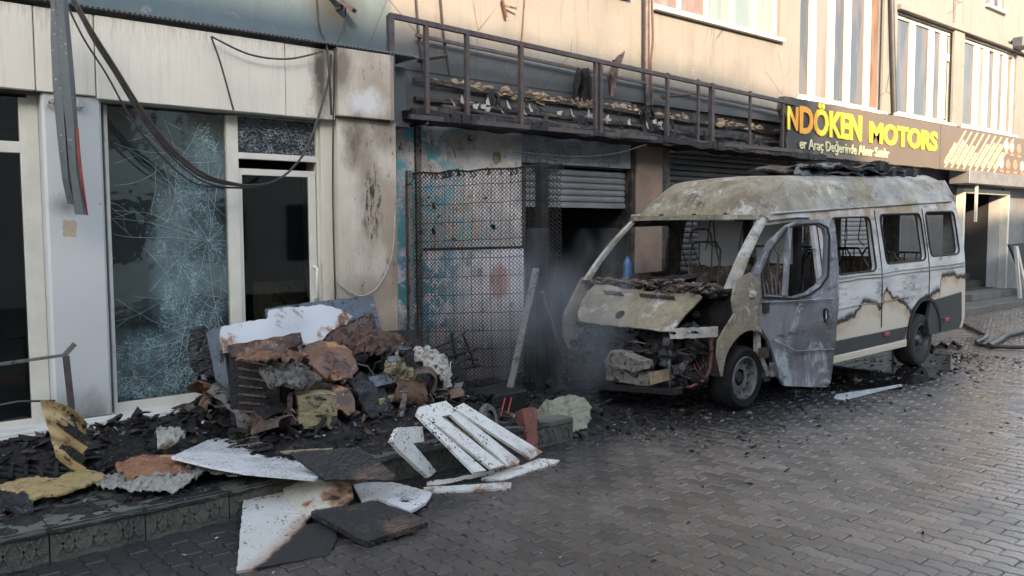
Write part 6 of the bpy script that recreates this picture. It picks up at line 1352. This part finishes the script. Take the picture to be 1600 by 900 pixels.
flatcloth('clear_plastic_sheet', [(150,760),(165,745),(190,742),(215,755),(270,752),(310,735),(345,718),(390,724),(400,738),(365,748),(320,748),(280,770),(210,772)], .23, 'plastic', 'long crumpled dirty plastic sheet in front of the orange cloth', 'sheet', .035, 8, .006, 4)
flatcloth('clear_plastic_sheet', [(243,690),(262,686),(285,694),(290,705),(270,712),(248,712)], .32, 'plastic', 'small crumpled clear plastic bag behind the orange cloth', 'bag', .08, 6, .006, 5, .08)
solo('yellow_bottle_neck', M().tube([Gp(250,716,.30), Gp(272,714,.30)], [.022,.016], 8), MAT['yellow'], 'small yellow tube end before the clear plastic bag', 'tube')
m = M().slab([Wp(288,660,-1.3), Wp(292,640,-1.35), Wp(305,636,-1.35), Wp(318,652,-1.35), Wp(316,668,-1.3), Wp(300,690,-1.3), Wp(290,690,-1.3)], .10, jag=.01, cut=.05, warp=crumple(.05, 4, 2, .1)); solo('scorched_scroll', m, MAT['brownfold'], 'curled brown scorched scroll under the window sill', 'scrap', smooth=50)
bp = thing('bent_barrier', 'bent dark metal rail with a post standing before the left pillar', 'rail', Gp(110,650,.19))
M().bar(Wp(-15,571,-.95), Wp(100,555,-1.0), .03, .02).obj('rail_bar', MAT['ashplank'], bp); M().bar(Wp(98,558,-1.0), Wp(117,537,-1.0), .035, .03).obj('bent_end', MAT['ashplank'], bp); M().bar(Wp(103,556,-1.0), Wp(112,640,-1.05), .04, .04).obj('rail_post', MAT['blacksteel'], bp)
solo('thin_wire', M().tube([Wp(-10,635,-1.3), Wp(30,627,-1.4), Wp(85,626,-1.7)], .008, 5), MAT['cable'], 'thin black rod running level behind the yellow shell', 'rod')
# hose and soft bits at the right, white strip, street marks
def ground_tube(name, pts, r, mat, label, cat, z=.01):
    P3 = [Gp(x, y, z+r) for x, y in pts]; return solo(name, M().tube(P3, r, 7), MAT[mat], label, cat, smooth=60)
ground_tube('fire_hose', [(1498,503),(1515,512),(1532,520),(1541,524),(1535,530),(1525,534),(1530,538),(1545,541),(1570,542),(1615,543)], .03, 'cable', 'black fire hose snaking out behind the minibus', 'hose')
ground_tube('flat_hose', [(1545,540),(1560,532),(1572,524),(1590,520),(1615,514)], .045, 'char2', 'wide flat dark hose crossing the black hose', 'hose')
def curled(cx, cy, s_): return [(cx-s_, cy+2), (cx-s_*.4, cy-4), (cx, cy+1), (cx+s_*.5, cy-5), (cx+s_, cy+2)]
ground_tube('burnt_strip', curled(1478, 540, 22), .035, 'blackcloth', 'charred curled strip on the street behind the rear wheel', 'strip')
plate('white_strip', (Vector((0,0,.012)), Vector((0,0,1))), [(1303,622),(1306,616),(1360,608),(1408,600),(1410,603),(1365,613),(1320,625)], .008, 'stripe', 'flat white strip lying beside the puddle near the minibus', 'strip', jag=.004, nrm=(0,0,1))
lb_ = thing('leaning_sign', 'dark board leaning on white props at the right edge before the pillar', 'sign', Gp(1592,470,.12))
M().bar(Gp(1594,466,.14), Wp(1587,385,-.8), .07, .05).obj('prop', MAT['frame2'], lb_); M().bar(Gp(1606,466,.14), Wp(1588,385,-.8), .06, .05).obj('prop', MAT['frame2'], lb_); M().slab([Gp(1596,462,.14), Gp(1625,464,.14), Wp(1625,378,-.7), Wp(1590,380,-.7)], .05).obj('board', MAT['clad'], lb_)
# peeled plaster pieces on the mural wall
for k, (L, mt, lb) in enumerate((([(688,212),(745,208),(745,222),(730,228),(712,248),(708,232),(700,222)], 'cloth', 'peeling cream plaster scab under the ledge'), ([(650,225),(662,222),(668,250),(688,268),(680,276),(662,270),(652,262)], 'cloth', 'curved cream plaster scab on the left of the mural wall'), ([(772,238),(781,236),(783,252),(776,257),(771,250)], 'foam', 'small cream plaster disc high on the grey wall'))):
    plate('plaster_scab', (Vector((0,-.012,0)), Vector((0,1,0))), L, .012, mt, lb, 'plaster', jag=.015, nrm=(0,-1,0), sub=.05)
m = M()
for k in range(160):
    x = random.uniform(5.12, 6.9); z = random.uniform(.3, 3.0) if k % 2 else random.uniform(1.55, 2.3); yb = -.03 if z < 1.55 else 0; s_ = random.uniform(.015,.05); a = random.random()*6
    m.slab([(x+s_*math.cos(a+q*1.3)*random.uniform(.6,1.3), yb-.006, z+s_*1.3*math.sin(a+q*1.3)*random.uniform(.6,1.3)) for q in range(5)], .007, nrm=(0,-1,0))
m.obj('paint_flakes', MAT['flake2'], bld, kind='stuff')

def film(u, v):
    x = -1+14*u; y = -5.6+5.5*v; n = noise.fractal(Vector((x*1.3, y*1.3, 4)), 1, 2, 5)
    k = max(gauss2(x, y, .9, -3.3, 2.0, .6), gauss2(x, y, 3.2, -3.0, 1.6, .5), 1.15*gauss2(x, y, 6.3, -2.6, 1.7, 1.1), gauss2(x, y, 9.0, -2.9, 2.6, .75), .9*gauss2(x, y, 4.9, -2.9, .8, .5))
    return (x, y, -.022+.021*k+.010*n+.003*noise.noise(Vector((x*14, y*14, 1))))
o = M().grid(film, 300, 130).obj('wet_ash', MAT['heap'], smooth=60); o['kind'] = 'stuff'; o['label'] = 'wet black ash sludge lying over the pavers'

# ------------------------------------------------------------------ smoke drifting between the fence and the minibus nose
def smoke_box(name, lo, hi, dens, sc, label):
    lo, hi = Vector(lo), Vector(hi); m = M().box(lo.x, hi.x, lo.y, hi.y, lo.z, hi.z); mt = bpy.data.materials.new(name); mt.use_nodes = True; t = mt.node_tree; n = t.nodes; n.remove(n['Principled BSDF'])
    vol = n.new('ShaderNodeVolumePrincipled'); vol.inputs['Color'].default_value = (.80,.86,.92,1); vol.inputs['Anisotropy'].default_value = .1
    tc = n.new('ShaderNodeTexCoord'); g = n.new('ShaderNodeMapping'); g.inputs['Location'].default_value = (-1,-1,-.8); g.inputs['Scale'].default_value = (2,2,1.7); t.links.new(tc.outputs['Generated'], g.inputs[0])
    ln = n.new('ShaderNodeVectorMath'); ln.operation = 'LENGTH'; t.links.new(g.outputs[0], ln.inputs[0])
    nz = n.new('ShaderNodeTexNoise'); nz.inputs['Scale'].default_value = sc; nz.inputs['Detail'].default_value = 4; geo = n.new('ShaderNodeNewGeometry'); mp = n.new('ShaderNodeMapping'); mp.inputs['Scale'].default_value = (1,1,.6); t.links.new(geo.outputs['Position'], mp.inputs[0]); t.links.new(mp.outputs[0], nz.inputs['Vector'])
    a = n.new('ShaderNodeMath'); a.operation = 'MULTIPLY_ADD'; a.inputs[1].default_value = 3.6; a.inputs[2].default_value = -1.5; t.links.new(nz.outputs['Fac'], a.inputs[0])
    b = n.new('ShaderNodeMath'); b.operation = 'SUBTRACT'; b.use_clamp = True; t.links.new(a.outputs[0], b.inputs[0])
    fall = n.new('ShaderNodeMath'); fall.operation = 'MULTIPLY_ADD'; fall.inputs[1].default_value = 1.1; fall.inputs[2].default_value = -.55; t.links.new(ln.outputs['Value'], fall.inputs[0]); t.links.new(fall.outputs[0], b.inputs[1])
    d = n.new('ShaderNodeMath'); d.operation = 'MULTIPLY'; d.inputs[1].default_value = dens; t.links.new(b.outputs[0], d.inputs[0]); t.links.new(d.outputs[0], vol.inputs['Density']); t.links.new(vol.outputs[0], n['Material Output'].inputs['Volume'])
    o = m.obj(name, mt); o['kind'] = 'stuff'; o['label'] = label; return o
smoke_box('smoke', (5.3,-2.7,.02), (7.1,-.25,1.8), .8, 2.0, 'pale smoke drifting before the minibus nose')
